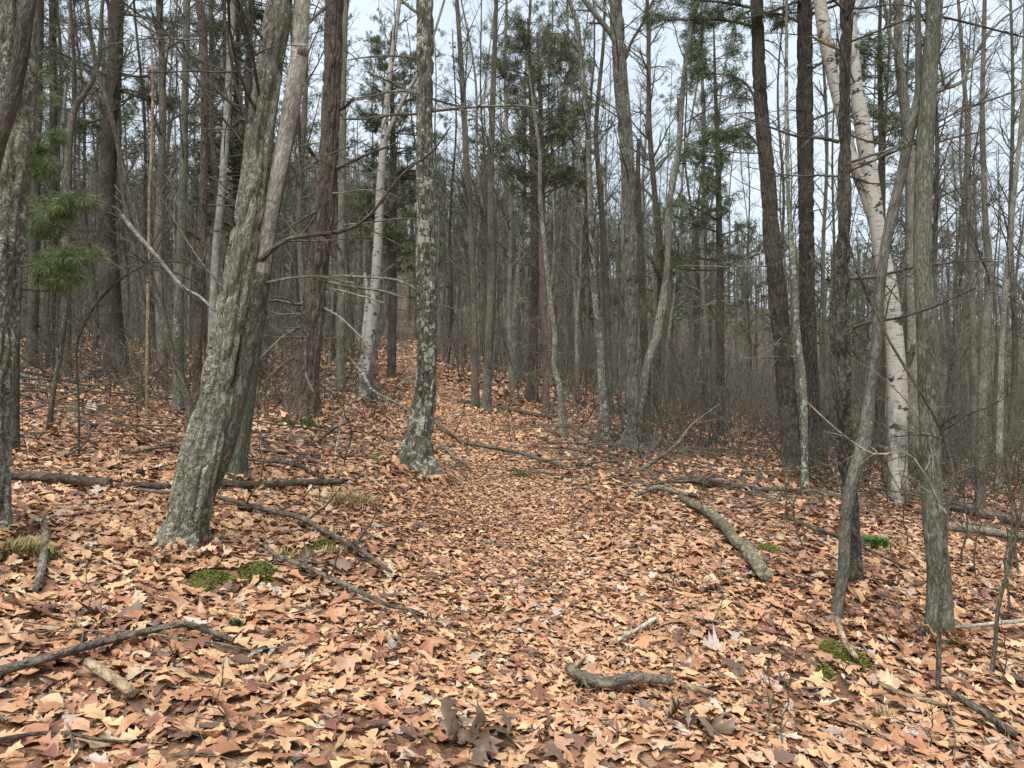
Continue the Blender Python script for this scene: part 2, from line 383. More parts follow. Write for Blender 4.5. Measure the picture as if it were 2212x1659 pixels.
# ------------------------------------------------------------------ fallen leaves (nobody could count them)
PAL = np.array([.01, .012, .014]) + np.array([1.0, 1.03, 1.04]) * np.array([(.53, .315, .155), (.47, .255, .125), (.40, .185, .085), (.44, .235, .14), (.30, .125, .06), (.155, .055, .032), (.115, .06, .038), (.45, .36, .26), (.46, .33, .20), (.36, .28, .23)])
PALW = np.array([.17, .18, .19, .13, .12, .07, .06, .02, .04, .02]); PALW /= PALW.sum()
OAK = dict(y=[0, .10, .20, .30, .40, .52, .62, .74, .83, .93, 1.0], w=[.015, .03, .16, .10, .25, .13, .31, .15, .23, .09, .0], f=[0, 0, .08, 0, .10, 0, .12, 0, .10, 0, 0])
MAPLE = dict(y=[0, .16, .22, .30, .42, .50, .60, .70, .80, .90, 1.0], w=[.012, .015, .30, .18, .50, .20, .26, .13, .17, .05, .0], f=[0, 0, -.05, 0, .12, 0, .10, 0, .08, 0, 0])
OVAL = dict(y=[0, .10, .25, .45, .65, .82, 1.0], w=[.015, .03, .17, .24, .21, .12, .0], f=[0] * 7)
MID = dict(y=[0, .22, .40, .62, .80, 1.0], w=[.03, .20, .10, .38, .12, .0], f=[0, .05, 0, .10, 0, 0])
FAR = dict(y=[0, .5, 1.0], w=[.10, .33, .06], f=[0, 0, 0])
def scatter_leaves(rng, mb, x, y, shape, size, tilt, curl, lift, gain=1.0, pal=None):
    Q = len(x); ys, ws, fs = (np.array(shape[k], float) for k in "ywf"); S = len(ys)
    L = size * rng.uniform(.7, 1.3, Q)
    ly = np.empty((Q, S, 3)); lx = np.empty((Q, S, 3)); lz = np.empty((Q, S, 3))
    asp = rng.uniform(.6, 1.12, (Q, 1))
    for c, sgn in ((0, -1), (1, 0), (2, 1)):
        jj = 1 + .30 * rng.normal(size=(Q, S)) if sgn else 1.0
        lx[:, :, c] = sgn * ws[None] * jj * asp
        ly[:, :, c] = ys[None] + (fs[None] if sgn else 0) - .5
    g1 = lambda: np.clip(rng.normal(size=(Q, 1, 1)), -1.5, 1.5)
    cu = g1() * curl + curl * .3; cl = g1() * curl; tw = g1() * curl
    lz = cu * np.abs(lx) * 1.1 + cl * ly ** 2 * 1.2 + tw * lx * ly * 1.6 + rng.normal(size=(Q, S, 3)) * .02
    p = np.stack([lx, ly, lz], -1) * L[:, None, None, None]
    a = rng.uniform(0, 2 * math.pi, Q); lim = .75 if pal is None else 1.4; tx = np.clip(rng.normal(size=Q) * tilt, -lim, lim); ty = np.clip(rng.normal(size=Q) * tilt, -lim, lim)
    def rot(p, ax, ang):
        c, s = np.cos(ang)[:, None, None], np.sin(ang)[:, None, None]; o = p.copy(); i, j = [(1, 2), (2, 0), (0, 1)][ax]
        o[..., i] = c * p[..., i] - s * p[..., j]; o[..., j] = s * p[..., i] + c * p[..., j]; return o
    p = rot(rot(rot(p, 0, tx), 1, ty), 2, a)
    g = terrain(x, y); gx = (terrain(x + .05, y) - g) / .05; gy = (terrain(x, y + .05) - g) / .05
    zmin = p[..., 2].min(axis=(1, 2)); up = np.maximum(-zmin * .75, 0) + rng.uniform(0, 1, Q) ** 1.5 * lift + .004
    p[..., 2] += p[..., 0] * gx[:, None, None] + p[..., 1] * gy[:, None, None] + (g + up)[:, None, None]
    p[..., 0] += x[:, None, None]; p[..., 1] += y[:, None, None]
    base = (np.arange(Q) * S * 3)[:, None, None]; st = (np.arange(S - 1) * 3)[None, :, None]
    q = np.concatenate([base + st + np.array([[[0, 1, 4, 3]]]).reshape(1, 1, 4), base + st + np.array([[[1, 2, 5, 4]]]).reshape(1, 1, 4)], axis=1)
    dark = sst(-.1, .35, vnoise(x / 1.1, y / 1.1, s=21)) * (1 - .8 * np.exp(-((x - path_x(y)) / .8) ** 2)) * 1.25
    ci = rng.choice(len(PAL), Q, p=PALW); c = PAL[ci] * rng.uniform(.74, 1.18, (Q, 1)) * gain
    sel = rng.uniform(size=Q) < dark * .38; c[sel] = PAL[rng.choice([4, 5, 6, 2], sel.sum())]
    if pal is not None: c = np.array([pal]) * rng.uniform(.6, 1.2, (Q, 1))
    cc = np.repeat(c[:, None], S * 3, 1).reshape(Q, S, 3, 3).copy(); cc[:, :, 1] *= .86
    mb.add(p, q=q.reshape(-1, 4), col=cc.reshape(-1, 3))
def wedge(rng, n, d0, d1, slope=.74, pad=1.8):
    d = np.empty(0); x = np.empty(0)
    while len(d) < n:
        dd = rng.uniform(d0, d1, n * 2); ok = rng.uniform(0, d1 * slope + pad, n * 2) < dd * slope + pad; dd = dd[ok]
        d = np.concatenate([d, dd]); x = np.concatenate([x, rng.uniform(-1, 1, len(dd)) * (dd * slope + pad)])
    return x[:n], d[:n]
BARE = []        # spots with thin litter: (x, y, radius), filled before the leaves are strewn
def leaves():
    rng = np.random.default_rng(3); mb = MB()
    def put(n, d0, d1, shapes, size, tilt, curl, lift, path_small=.62):
        x, y = wedge(rng, n, d0, d1)
        keep = rng.uniform(size=n) < .80 + .9 * vnoise(x / .8, y / .8, s=31)
        keep &= ~((np.abs(x - path_x(y)) < .75) & (y > 3.5) & (rng.uniform(size=n) < .5 * (size > .1)))
        for bx, by, br in BARE: keep &= ~(((x - bx) ** 2 + (y - by) ** 2 < br * br) & (rng.uniform(size=n) < .82))
        for q in LINES:
            m = np.nonzero((np.abs(x - q[:, 0].mean()) < np.ptp(q[:, 0]) / 2 + .3) & (np.abs(y - q[:, 1].mean()) < np.ptp(q[:, 1]) / 2 + .3))[0]
            for a, b in zip(q[:-1], q[1:]):
                e = b[:2] - a[:2]; t = np.clip(((x[m] - a[0]) * e[0] + (y[m] - a[1]) * e[1]) / (e @ e + 1e-9), 0, 1)
                dd = np.hypot(x[m] - a[0] - t * e[0], y[m] - a[1] - t * e[1]); keep[m] &= ~((dd < a[3] + size * .15) & (rng.uniform(size=len(m)) < .7))
        x, y = x[keep], y[keep]
        onp = np.exp(-((x - path_x(y)) / .8) ** 2) * sst(3.5, 6, y)
        which = rng.integers(0, 100, len(x))
        for k, (sh, share) in enumerate(shapes):
            lo = sum(s for _, s in shapes[:k]); m = (which >= lo) & (which < lo + share)
            if m.any(): scatter_leaves(rng, mb, x[m], y[m], sh, size * (1 - onp[m] * (1 - path_small)), tilt, curl, lift)
    put(17000, 1.9, 6.5, [(OAK, 62), (MAPLE, 10), (OVAL, 28)], .122, .14, .34, .03)
    put(26000, 1.6, 9, [(OVAL, 100)], .042, .3, .4, .03)
    put(14000, 1.6, 9, [(OVAL, 60), (OAK, 40)], .078, .2, .35, .025)
    put(12000, 1.6, 9, [(OAK, 60), (OVAL, 40)], .10, .16, .3, .028)
    put(1500, 1.6, 9, [(OAK, 80), (MAPLE, 20)], .12, .45, .6, .035)
    put(22000, 6.5, 11, [(OAK, 60), (MAPLE, 10), (OVAL, 30)], .112, .15, .3, .03)
    put(60000, 11, 20, [(MID, 100)], .120, .18, .35, .04)
    put(80000, 20, 52, [(FAR, 100)], .22, .25, .3, .06)
    put(3000, 9, 20, [(MID, 100)], .15, .6, .7, .05)
    y = 3.2 + 31 * rng.uniform(0, 1, 56000) ** 1.3; x = path_x(y) + rng.normal(size=len(y)) * .62
    scatter_leaves(rng, mb, x, y, OVAL, np.where(y < 10, .06, .09), .13, .32, .028, 1.12)
    for bx, by, br in TRUNKS:      # leaves drifted against the feet of the trunks
        q = int(260 * br / .2 * (1.6 if by < 9 else .8)); aa = rng.uniform(0, 2 * math.pi, q); rr = br * 1.15 + np.abs(rng.normal(size=q)) * .13
        scatter_leaves(rng, mb, bx + np.cos(aa) * rr, by + np.sin(aa) * rr, OAK if by < 9 else MID, .10, .38, .4, .10)
    tag(mb.build("fallen_leaves", M_LEAF, smooth=True), "tan, orange and rust brown oak leaves carpeting the forest floor", "leaves", kind="stuff")

# ------------------------------------------------------------------ trees seen one by one
SEED = [100]
def rng_next(): SEED[0] += 1; return np.random.default_rng(SEED[0])
def rows(pts, D, lean=0.0):
    """rows of (px, py, width px) on a stem standing at distance D -> x y z r; lean = metres of depth per metre of height"""
    o = []; z0 = CAM_H + (CY - pts[0][1]) / F * D
    for px, py, w in pts:
        d = D + lean * (CAM_H + (CY - py) / F * D - z0); o.append([*at(px, py, d), w / 2 / F * d])
    return np.array(o)
def poly(R, n):
    """the stem resampled to n points for growing from"""
    s = spline(R, .05); i = np.linspace(0, len(s) - 1, n).astype(int); return s[i][None, :, :3], s[i][None, :, 3]

def hand_tree(name, label, pts, mat, D=None, lean=0.0, flare=.5, stems=(), limbs=(), crown=None, top=5.0, sides=22, lump=.05, ridge=.035, cat="tree", green=None, twigmat="twig", needle_limbs=(), furrow=0.0):
    """pts: stem from its foot upward as (px,py,width). stems / limbs: more such lists (own parts). crown: settings of the bare twigs."""
    rng = rng_next(); seed = SEED[0] % 50
    if D is None: D = hit(pts[0][0], pts[0][1])
    base = at(pts[0][0], pts[0][1], D); base[2] = terrain(base[0], base[1])
    R = rows(pts, D, lean)
    foot = R[0].copy(); foot[2] = base[2] - .12; foot[0] = R[0, 0] + (R[0, 0] - R[1, 0]) * .05
    R = np.concatenate([[foot], R])
    if top > 0:      # the part of the stem above the picture
        d = R[-1, :3] - R[-2, :3]; d /= np.linalg.norm(d); up = np.array([0, 0, 1.0])
        for k in (1, 2, 3):
            d = d * .75 + up * .25 + rng.normal(size=3) * .05; d /= np.linalg.norm(d)
            R = np.concatenate([R, [[*(R[-1, :3] + d * top / 3), max(R[-1, 3] * .72, .006)]]])
    if D < 17 and cat == "tree" and pts[0][1] > 820 and base[1] > 3: TRUNKS.append((base[0], base[1], R[2, 3]))
    root = thing(name, label, cat, base)
    mb = MB(); bole(mb, R, sides=112 if furrow else sides, step=.028 if furrow else .06, flare=flare, lump=lump, ridge=ridge, seed=seed, furrow=furrow); mb.build("trunk", B[mat], root, base)
    grown = [poly(R, 40)]
    for st in stems:
        m2 = mat; q = st
        if isinstance(st, dict): m2 = st.get('mat', mat); q = st['pts']
        S = rows(q, D + (st.get('dy', 0) if isinstance(st, dict) else 0), lean)
        if isinstance(st, dict) and st.get('top'):
            d = S[-1, :3] - S[-2, :3]; d /= np.linalg.norm(d)
            S = np.concatenate([S, [[*(S[-1, :3] + d * st['top']), S[-1, 3] * .4]]])
        mb = MB(); bole(mb, S, sides=16, lump=.05, ridge=.03, seed=seed + 3); mb.build("trunk", B[m2], root, base)
        if not isinstance(st, dict) or st.get('top'): grown.append(poly(S, 40))
    subs = []
    for lb in limbs:
        m2 = twigmat; dy = 0.0; q = lb
        if isinstance(lb, dict): q = lb['pts']; m2 = lb.get('mat', twigmat); dy = lb.get('dy', 0.0)
        S = rows(q, D); S[:, 1] += np.linspace(0, 1, len(S)) * dy
        sc = S[:, 1] / D; S[:, 0] *= sc; S[:, 2] = CAM_H + (S[:, 2] - CAM_H) * sc
        mb = MB(); bole(mb, S, sides=8, step=.05, lump=.1, ridge=.05, seed=seed, wob=.02)
        p = poly(S, 10); a = grow(rng, *p, 9, .15, 1, (.12, .4), (25, 70), 6, .12, .05, .5, .002); mb.tubes(*a, 5)
        a2 = grow(rng, *a, 4, .2, 1, (.25, .6), (25, 65), 5, .14, .03, .6, .0014); mb.tubes(*a2, 3)
        mb.build("limb", B[m2], root, base)
    if crown:
        mb = MB(); c = dict(n=16, t0=.3, t1=1.0, L=(.7, 2.0), ang=(45, 85), up=.1, sag=.01, rr=.25, rmax=.013, k2=8, k3=5, wig=.10); c.update(crown)
        for gi, (P, Rr) in enumerate(grown):
            a = grow(rng, P, Rr, c['n'] if gi == 0 else max(4, c['n'] // 2), c['t0'] if gi == 0 else .5, c['t1'], c['L'], c['ang'], 9, c['wig'], c['up'], c['rr'], .004, c['rmax'], .3, rel=False, fall=.4, sag=c['sag'])
            mb.tubes(*a, 6)
            a2 = grow(rng, *a, c['k2'], .15, 1, (.2, .55), (25, 70), 6, .12, .04, .55, .0022); mb.tubes(*a2, 4)
            a3 = grow(rng, *a2, c['k3'], .1, 1, (.3, .7), (25, 65), 4, .14, .02, .6, .0014); mb.tubes(*a3, 3)
        mb.build("crown", B["grey" if c["up"] < 0 else "darktwig"], root, base)
    if green or needle_limbs:
        mb = MB(); mw = MB(); g = dict(n=40, t0=.4, t1=1.0, L=(.9, 2.2), dens=150, ln=.12, w=.009, up=.0); g.update(green or {}); gc = {q: g[q] for q in ('c0', 'c1') if q in g}
        if green:
            a = grow(rng, *grown[0], g['n'], g['t0'], g['t1'], g['L'], (70, 95), 8, .07, g['up'], .3, .006, .03, .3, rel=False, fall=g.get('fall', .5), sag=.015)
            mw.tubes(*a, 5); b2 = grow(rng, *a, 9, .3, 1, (.18, .4), (35, 65), 5, .08, .03, .5, .003); mw.tubes(*b2, 3); needles(rng, mb, b2[0], g['dens'], g['ln'], g['w'], **gc)
        for q in needle_limbs:
            S = rows(q, D); p = poly(S, 10); bole(mw, S, sides=6, step=.06)
            b2 = grow(rng, *p, 24, .2, 1, (.2, .5), (30, 65), 6, .08, .0, .5, .002, sag=-.01); b2[0][:, :, 2] = b2[0][:, :1, 2] + (b2[0][:, :, 2] - b2[0][:, :1, 2]) * .4; mw.tubes(*b2, 3)
            b3 = grow(rng, *b2, 5, .2, 1, (.3, .6), (30, 60), 4, .08, .0, .6, .0015); mw.tubes(*b3, 3)
            needles(rng, mb, b2[0], g['dens'], g['ln'], g['w'], **gc); needles(rng, mb, b3[0], g['dens'], g['ln'], g['w'], **gc)
        mw.build("canopy", B['dark'], root, base) if mw.n else None
        mb.build("foliage", M_NEEDLE, root, base)
    return root, D

UPC = dict(n=24, t0=.35, L=(.8, 2.5), ang=(30, 65), up=.15)
DEAD = dict(n=36, t0=.12, L=(.5, 1.8), ang=(70, 100), up=-.02, sag=-.02, rmax=.014)
def main_trees():
    T = hand_tree
    T("lichen_tree", "rough lichen-patched trunk cut off by the left edge of the picture", [(-45, 1170, 120), (-40, 1100, 98), (-25, 850, 92), (-5, 553, 90), (22, 250, 84), (30, 0, 80)], "rough_lichen", furrow=1.0, crown=dict(UPC, t0=.5, n=8), top=4, sides=30)
    T("leaning_tree", "dark smooth stem leaning across the lichen trunk at the left edge", [(-95, 1230, 50), (-90, 900, 44), (-60, 560, 40), (-12, 330, 34), (18, 240, 32), (44, 125, 31), (62, 0, 30)], "dark", D=4.25, crown=dict(UPC, t0=.6, n=8), top=3)
    T("lichen_maple", "big leaning double-stemmed tree with pale lichen, left of the path", [(392, 1195, 108), (400, 1150, 92), (411, 1100, 84), (436, 985, 84), (462, 880, 74), (492, 720, 64), (525, 553, 60), (548, 400, 52), (573, 200, 52), (606, 0, 48)], "rough_lichen", furrow=1.0, flare=.42, top=5, sides=40, ridge=.05,
      stems=[dict(pts=[(428, 1110, 36), (452, 1050, 42), (478, 985, 44), (503, 900, 42), (533, 760, 40), (555, 640, 39), (566, 590, 38)], mat="rough", dy=.04), dict(pts=[(560, 620, 37), (580, 480, 34), (605, 350, 33), (634, 200, 37), (648, 100, 36), (652, 0, 34)], mat="beech", top=4, dy=.04)],
      limbs=[dict(pts=[(560, 565, 13), (620, 520, 11), (730, 500, 9), (793, 467, 7), (853, 393, 6), (886, 360, 5), (936, 327, 4), (976, 273, 2.5)], mat="dark", dy=-.5), dict(pts=[(575, 610, 7), (640, 600, 6), (720, 603, 5), (800, 640, 3)], mat="grey", dy=.3),
             dict(pts=[(590, 395, 6), (640, 380, 5), (700, 340, 4), (790, 300, 2.5)], dy=.5), dict(pts=[(655, 60, 9), (700, 20, 6), (760, -30, 4)], dy=.3), dict(pts=[(545, 330, 6), (470, 240, 5), (400, 130, 4), (330, 30, 2.5)], mat="twig", dy=-.4), dict(pts=[(500, 640, 5), (430, 560, 4), (350, 430, 3), (290, 300, 2)], dy=.4)],
      crown=dict(UPC, n=34, t0=.3, L=(.7, 2.3)))
    T("beech_tree", "pale grey stem with a mossy root foot tucked behind the big leaning tree", [(506, 1044, 54), (512, 1005, 38), (522, 950, 32), (532, 880, 31), (548, 760, 29), (566, 640, 27), (585, 500, 24), (610, 380, 20), (640, 240, 15), (655, 100, 10)], "greengrey", flare=.5, lump=.06, top=0)
    T("dead_snag", "thin rotten snag with flaking bark behind the big leaning tree", [(424, 885, 20), (428, 760, 17), (431, 650, 17), (437, 500, 18), (442, 300, 16), (440, 100, 15), (430, 0, 14)], "deadwood", D=7.6, flare=.1, lump=.14, ridge=.1, crown=dict(DEAD, n=16), top=2)
    T("curved_sapling", "dark curved sapling leaning left from behind the big leaning tree", [(411, 905, 19), (405, 863, 18), (383, 793, 17), (363, 733, 16), (347, 663, 15), (317, 573, 14), (293, 467, 12), (267, 367, 11), (240, 250, 10), (207, 140, 9), (187, 0, 8)], "dark", D=7.0, flare=.15, sides=14, crown=dict(UPC, n=16, t0=.3, L=(.5, 1.4)), top=2)
    T("sapling", "crooked knee-high dark sapling in the leaves at left, with a snapped pale top", [(105, 930, 13), (117, 836, 10), (130, 770, 10), (143, 683, 7), (143, 650, 5), (128, 590, 5)], "dark", flare=.2, sides=10, top=0, crown=dict(n=7, t0=.45, L=(.4, 1.1), ang=(50, 80)), cat="sapling")
    T("arched_sapling", "thin black sapling arching over to the right, left of the leaning tree", [(170, 883, 5), (166, 800, 5), (167, 740, 5), (187, 693, 5.5), (213, 650, 5.5), (257, 606, 5), (300, 578, 5), (333, 566, 4.5), (383, 565, 4), (417, 573, 3)], "dark", D=7.5, flare=.1, sides=8, top=0, crown=dict(n=5, t0=.4, L=(.3, .8)), cat="sapling")
    T("old_pine", "thick straight dark pine standing far left behind the saplings", [(250, 803, 58), (248, 760, 47), (236, 600, 40), (230, 467, 35), (233, 370, 34), (242, 233, 31), (250, 100, 29), (254, 0, 28)], "pine", flare=.25, crown=dict(DEAD, t0=.2), green=dict(n=46, t0=.38, L=(1.2, 3.0), dens=120), top=6,
      needle_limbs=[[(244, 190, 6), (300, 200, 5), (350, 225, 4), (420, 240, 2)], [(240, 250, 6), (180, 270, 4), (120, 300, 2)]])
    T("pale_pole", "slim pale barkless pole tree, left of the peeling snag", [(318, 790, 7), (321, 560, 6.5), (323, 430, 6), (327, 330, 6), (330, 200, 5.5), (328, 120, 4), (326, 40, 2)], "tanwood", D=10.5, flare=.1, sides=10, top=0, crown=dict(n=5, t0=.5, L=(.2, .5)))
    T("dark_tree", "dark straight trunk with short twigs behind the green pine boughs", [(108, 800, 18), (113, 600, 16), (116, 333, 15), (114, 150, 14), (113, 0, 13)], "pine", D=17, green=dict(n=30, t0=.5, L=(.8, 2.0)), crown=dict(DEAD, n=16), top=4)
    T("forest_tree", "short thick dark trunk just right of the left-edge lichen trunk", [(68, 795, 26), (71, 720, 22), (73, 600, 21), (76, 400, 19), (82, 200, 17), (86, 0, 15)], "dark", crown=dict(DEAD, n=14), top=4)
    T("forked_tree", "dark tree forking into two upright limbs, upper left", [(143, 745, 19), (144, 560, 17), (146, 420, 16), (150, 300, 15), (163, 232, 13), (188, 195, 10), (213, 133, 9), (222, 0, 7)], "dark", D=15, stems=[[(160, 240, 10), (160, 180, 9), (160, 133, 8), (152, 0, 6)]], crown=dict(UPC, n=22, t0=.4, L=(.8, 2.2)), top=4)
    T("mossy_tree", "grey-green trunk with a mossy foot right behind the leaning tree", [(388, 897, 28), (386, 800, 23), (385, 700, 21), (393, 480, 18), (400, 200, 15), (403, 0, 14)], "greengrey", crown=dict(UPC, n=18, t0=.3), top=4)
    T("pale_beech", "smooth pale grey trunk rising close along the left side of the leaning tree", [(456, 835, 20), (460, 700, 18), (466, 553, 17), (480, 400, 16), (493, 200, 15), (500, 50, 14), (502, 0, 13)], "palegrey", crown=dict(UPC, n=18, t0=.4), top=4)
    T("rough_cedar", "stout reddish rough-barked trunk with dead branches, foot spread wide", [(650, 908, 78), (657, 840, 60), (668, 740, 50), (680, 640, 45), (690, 553, 43), (705, 400, 40), (715, 233, 36), (722, 0, 37)], "reddish", furrow=1.0, flare=.4, lean=-.02, top=5, sides=30, ridge=.05,
      limbs=[dict(pts=[(708, 372, 9), (745, 357, 8), (786, 337, 7), (863, 307, 3)], mat="twig", dy=-.6), dict(pts=[(694, 356, 8), (680, 340, 8), (667, 320, 8)], mat="deadwood", dy=-.3), dict(pts=[(715, 245, 8), (745, 232, 7), (765, 213, 6)], mat="deadwood", dy=-.3), dict(pts=[(700, 597, 6), (770, 598, 5), (840, 603, 5), (875, 612, 4), (903, 626, 2.5)], mat="palelichen", dy=-.5),
             dict(pts=[(700, 608, 7), (750, 618, 6), (820, 628, 5), (872, 644, 3)], mat="grey", dy=-.4), dict(pts=[(700, 622, 5), (760, 634, 4), (830, 655, 2.5)], mat="grey", dy=-.6), dict(pts=[(672, 655, 6), (640, 658, 7), (600, 650, 6), (585, 652, 4)], mat="greywood", dy=-.4), dict(pts=[(690, 660, 6), (740, 690, 5), (790, 740, 3)], mat="palelichen", dy=-.6),
             dict(pts=[(660, 700, 6), (610, 730, 5), (560, 775, 3)], dy=-.5), dict(pts=[(655, 760, 7), (610, 790, 6), (565, 830, 4)], mat="dark", dy=-.3), dict(pts=[(700, 450, 7), (660, 470, 5), (600, 510, 3)], mat="greywood", dy=-.7)],
      crown=dict(DEAD, n=40, t0=.1, L=(.6, 1.9)))
    T("grey_tree", "slimmer grey trunk standing just behind the reddish rough trunk", [(735, 850, 20), (737, 600, 17), (739, 400, 16), (741, 200, 14), (746, 0, 13)], "grey", crown=dict(DEAD, n=20), top=4)
    T("grey_birch", "pale clump birch with peeling bark at the left side of the path's far end", [(790, 868, 40), (793, 820, 31), (798, 750, 27), (808, 640, 22), (815, 553, 20), (822, 400, 18), (829, 300, 15), (840, 180, 12), (858, 40, 10), (864, -20, 9)], "greybirch", flare=.3,
      stems=[dict(pts=[(782, 862, 20), (786, 800, 17), (789, 720, 15), (794, 640, 10), (788, 590, 7)], mat="greybirch"), dict(pts=[(828, 310, 9), (850, 260, 9), (880, 200, 9), (905, 155, 8), (935, 80, 6), (960, 0, 5)], mat="beech")], crown=dict(UPC, n=16, t0=.3), top=3)
    T("spotted_oak", "straight middle trunk spotted with pale lichen beside the path", [(903, 1022, 88), (902, 1000, 74), (904, 960, 62), (911, 905, 52), (918, 850, 46), (922, 753, 43), (921, 640, 42), (920, 553, 40), (918, 233, 35), (917, 0, 32)], "spotted", furrow=1.0, flare=.42, top=6, sides=36, ridge=.05,
      limbs=[dict(pts=[(925, 240, 7), (975, 236, 6.5), (1010, 232, 6), (1106, 228, 4.5), (1180, 237, 2.5)], dy=-.4), dict(pts=[(925, 210, 5), (960, 222, 4.5), (995, 230, 4)], dy=.3), dict(pts=[(905, 127, 5), (850, 121, 5), (790, 123, 4), (733, 131, 3)], mat="palelichen", dy=-.3), dict(pts=[(905, 201, 6.5), (870, 190, 6), (830, 170, 5.5), (787, 152, 4)], mat="palelichen", dy=.3),
             dict(pts=[(905, 203, 5), (860, 197, 4.5), (800, 207, 3.5), (745, 214, 2.5)], dy=-.4), dict(pts=[(905, 246, 6.5), (850, 248, 6), (790, 256, 5), (738, 257, 3)], mat="grey", dy=-.2), dict(pts=[(905, 30, 7), (880, 12, 6), (860, -10, 5)]), dict(pts=[(930, 660, 3), (970, 664, 2.5), (1010, 680, 1.5)], mat="grey"), dict(pts=[(908, 478, 4), (870, 472, 3.5), (800, 480, 3), (740, 485, 2)], mat="palelichen", dy=-.5)],
      crown=dict(UPC, n=12, t0=.5, ang=(50, 85)))
    T("twin_tree", "thinner left trunk of the dark pair just right of the middle oak", [(1027, 886, 21), (1026, 800, 15), (1025, 700, 14), (1020, 553, 14), (1010, 400, 13), (1000, 200, 12), (987, 0, 9)], "dark", flare=.2, crown=dict(UPC, n=24, t0=.25, L=(.8, 2.3)), top=4)
    T("twin_tree", "stouter right trunk of the dark pair just right of the middle oak", [(1049, 894, 28), (1052, 850, 21), (1058, 700, 18), (1062, 553, 17), (1060, 400, 14), (1065, 200, 12), (1072, 0, 9)], "rough", flare=.25, crown=dict(UPC, n=24, t0=.25, L=(.8, 2.3)), top=4)
    T("red_pine", "pinkish-barked pine whose bushy dark crown fills the middle of the sky", [(1180, 892, 19), (1179, 820, 15), (1178, 740, 14), (1175, 653, 13), (1170, 553, 13), (1171, 400, 13), (1169, 273, 11), (1165, 150, 8), (1160, 70, 4)], "pinkpine", flare=.2, top=0, crown=dict(DEAD, n=22, t0=.1), green=dict(n=84, t0=.56, t1=1, L=(.9, 2.0), dens=220, ln=.16, w=.011, up=.12, fall=.3, c0=(.075, .09, .052), c1=(.17, .185, .105)))
    T("dark_pine", "dark broad-footed trunk behind and left of the pinkish pine", [(1147, 868, 30), (1150, 820, 22), (1153, 700, 19), (1155, 500, 17), (1150, 300, 13), (1143, 100, 7), (1140, 40, 4)], "pine", flare=.4, top=0, crown=dict(DEAD, n=22), green=dict(n=50, t0=.58, L=(.8, 1.9), dens=180, ln=.13, w=.009, up=.08))
    T("twisted_tree", "wavy thin trunk with pale lichen right of the pinkish pine", [(1216, 948, 20), (1214, 900, 16), (1208, 835, 14), (1197, 786, 12), (1199, 720, 12), (1189, 653, 11), (1179, 553, 10), (1167, 433, 9), (1166, 333, 8), (1155, 250, 6)], "palelichen", flare=.2, sides=14, crown=dict(UPC, n=16, t0=.4), top=1)
    T("patchy_tree", "crooked tree with dark bark and pale lichen patches, alone right of the path", [(1308, 975, 26), (1306, 900, 20), (1299, 800, 17), (1293, 720, 15), (1286, 653, 14), (1280, 560, 13), (1274, 400, 12), (1268, 250, 12), (1254, 117, 11), (1246, 50, 10), (1229, 0, 9)], "palelichen", flare=.25, sides=18, lump=.1, crown=dict(UPC, n=20, t0=.25), top=4)
    T("slim_tree", "plain dark slim trunk between the patchy tree and the tall grey oak", [(1318, 900, 17), (1314, 750, 15), (1306, 553, 14), (1297, 417, 13), (1288, 270, 10), (1303, 100, 7), (1306, 0, 5)], "dark", flare=.2, crown=dict(UPC, n=22, t0=.3), top=3)
    T("tall_oak", "tall grey oak with a mossy foot and an upper left limb, right of the path", [(1374, 985, 46), (1371, 950, 32), (1368, 900, 26), (1366, 750, 23), (1364, 600, 27), (1362, 500, 28), (1354, 333, 28), (1340, 167, 29), (1329, 0, 27)], "greyoak", furrow=1.0, flare=.45, top=6, sides=28,
      stems=[dict(pts=[(1397, 970, 20), (1398, 850, 17), (1390, 700, 16), (1385, 553, 15), (1378, 400, 12), (1380, 300, 8)], mat="rough", dy=.5)],
      limbs=[dict(pts=[(1332, 95, 15), (1318, 70, 13), (1290, 35, 12), (1258, -4, 10), (1230, -50, 8)], mat="greyoak"), dict(pts=[(1325, 45, 7), (1312, 32, 6), (1280, -2, 5)], mat="grey"), dict(pts=[(1345, 135, 7), (1355, 118, 7), (1363, 93, 6), (1386, 50, 5), (1412, -5, 4)], mat="dark"), dict(pts=[(1360, 430, 4), (1390, 460, 3), (1430, 470, 2)])], crown=dict(UPC, n=16, t0=.3))
    T("bent_tree", "pale bent tree leaning right from the foot of the tall grey oak", [(1332, 997, 46), (1343, 970, 32), (1356, 943, 26), (1373, 913, 22), (1385, 870, 17), (1393, 813, 17), (1403, 770, 18), (1419, 726, 18), (1426, 686, 18), (1432, 656, 18), (1434, 626, 13), (1440, 590, 12), (1444, 517, 13), (1444, 450, 13), (1456, 383, 13), (1466, 317, 13), (1470, 260, 12), (1474, 200, 11), (1486, 100, 10), (1503, 17, 9)], "palelichen", D=13.0, flare=.3, lump=.08,
      limbs=[dict(pts=[(1466, 262, 9), (1466, 240, 9), (1465, 212, 6)], mat="dark")], crown=dict(UPC, n=12, t0=.5), top=3)
    T("straight_pine", "left of the two straight dark pines standing right of the bent tree", [(1712, 1014, 52), (1707, 960, 40), (1696, 800, 36), (1681, 650, 36), (1671, 553, 35), (1655, 350, 30), (1642, 200, 27), (1635, 0, 24)], "pine", furrow=.8, flare=.25, top=6, crown=dict(DEAD, n=30, t0=.1), green=dict(n=44, t0=.55, L=(1.2, 3.0), dens=120),
      needle_limbs=[[(1636, 60, 8), (1590, 48, 6), (1530, 42, 5), (1400, 45, 2)], [(1640, 20, 7), (1560, 5, 5), (1440, -5, 2)], [(1650, 260, 6), (1610, 180, 5), (1540, 160, 3), (1490, 190, 2)], [(1652, 330, 6), (1600, 280, 5), (1530, 300, 2)]])
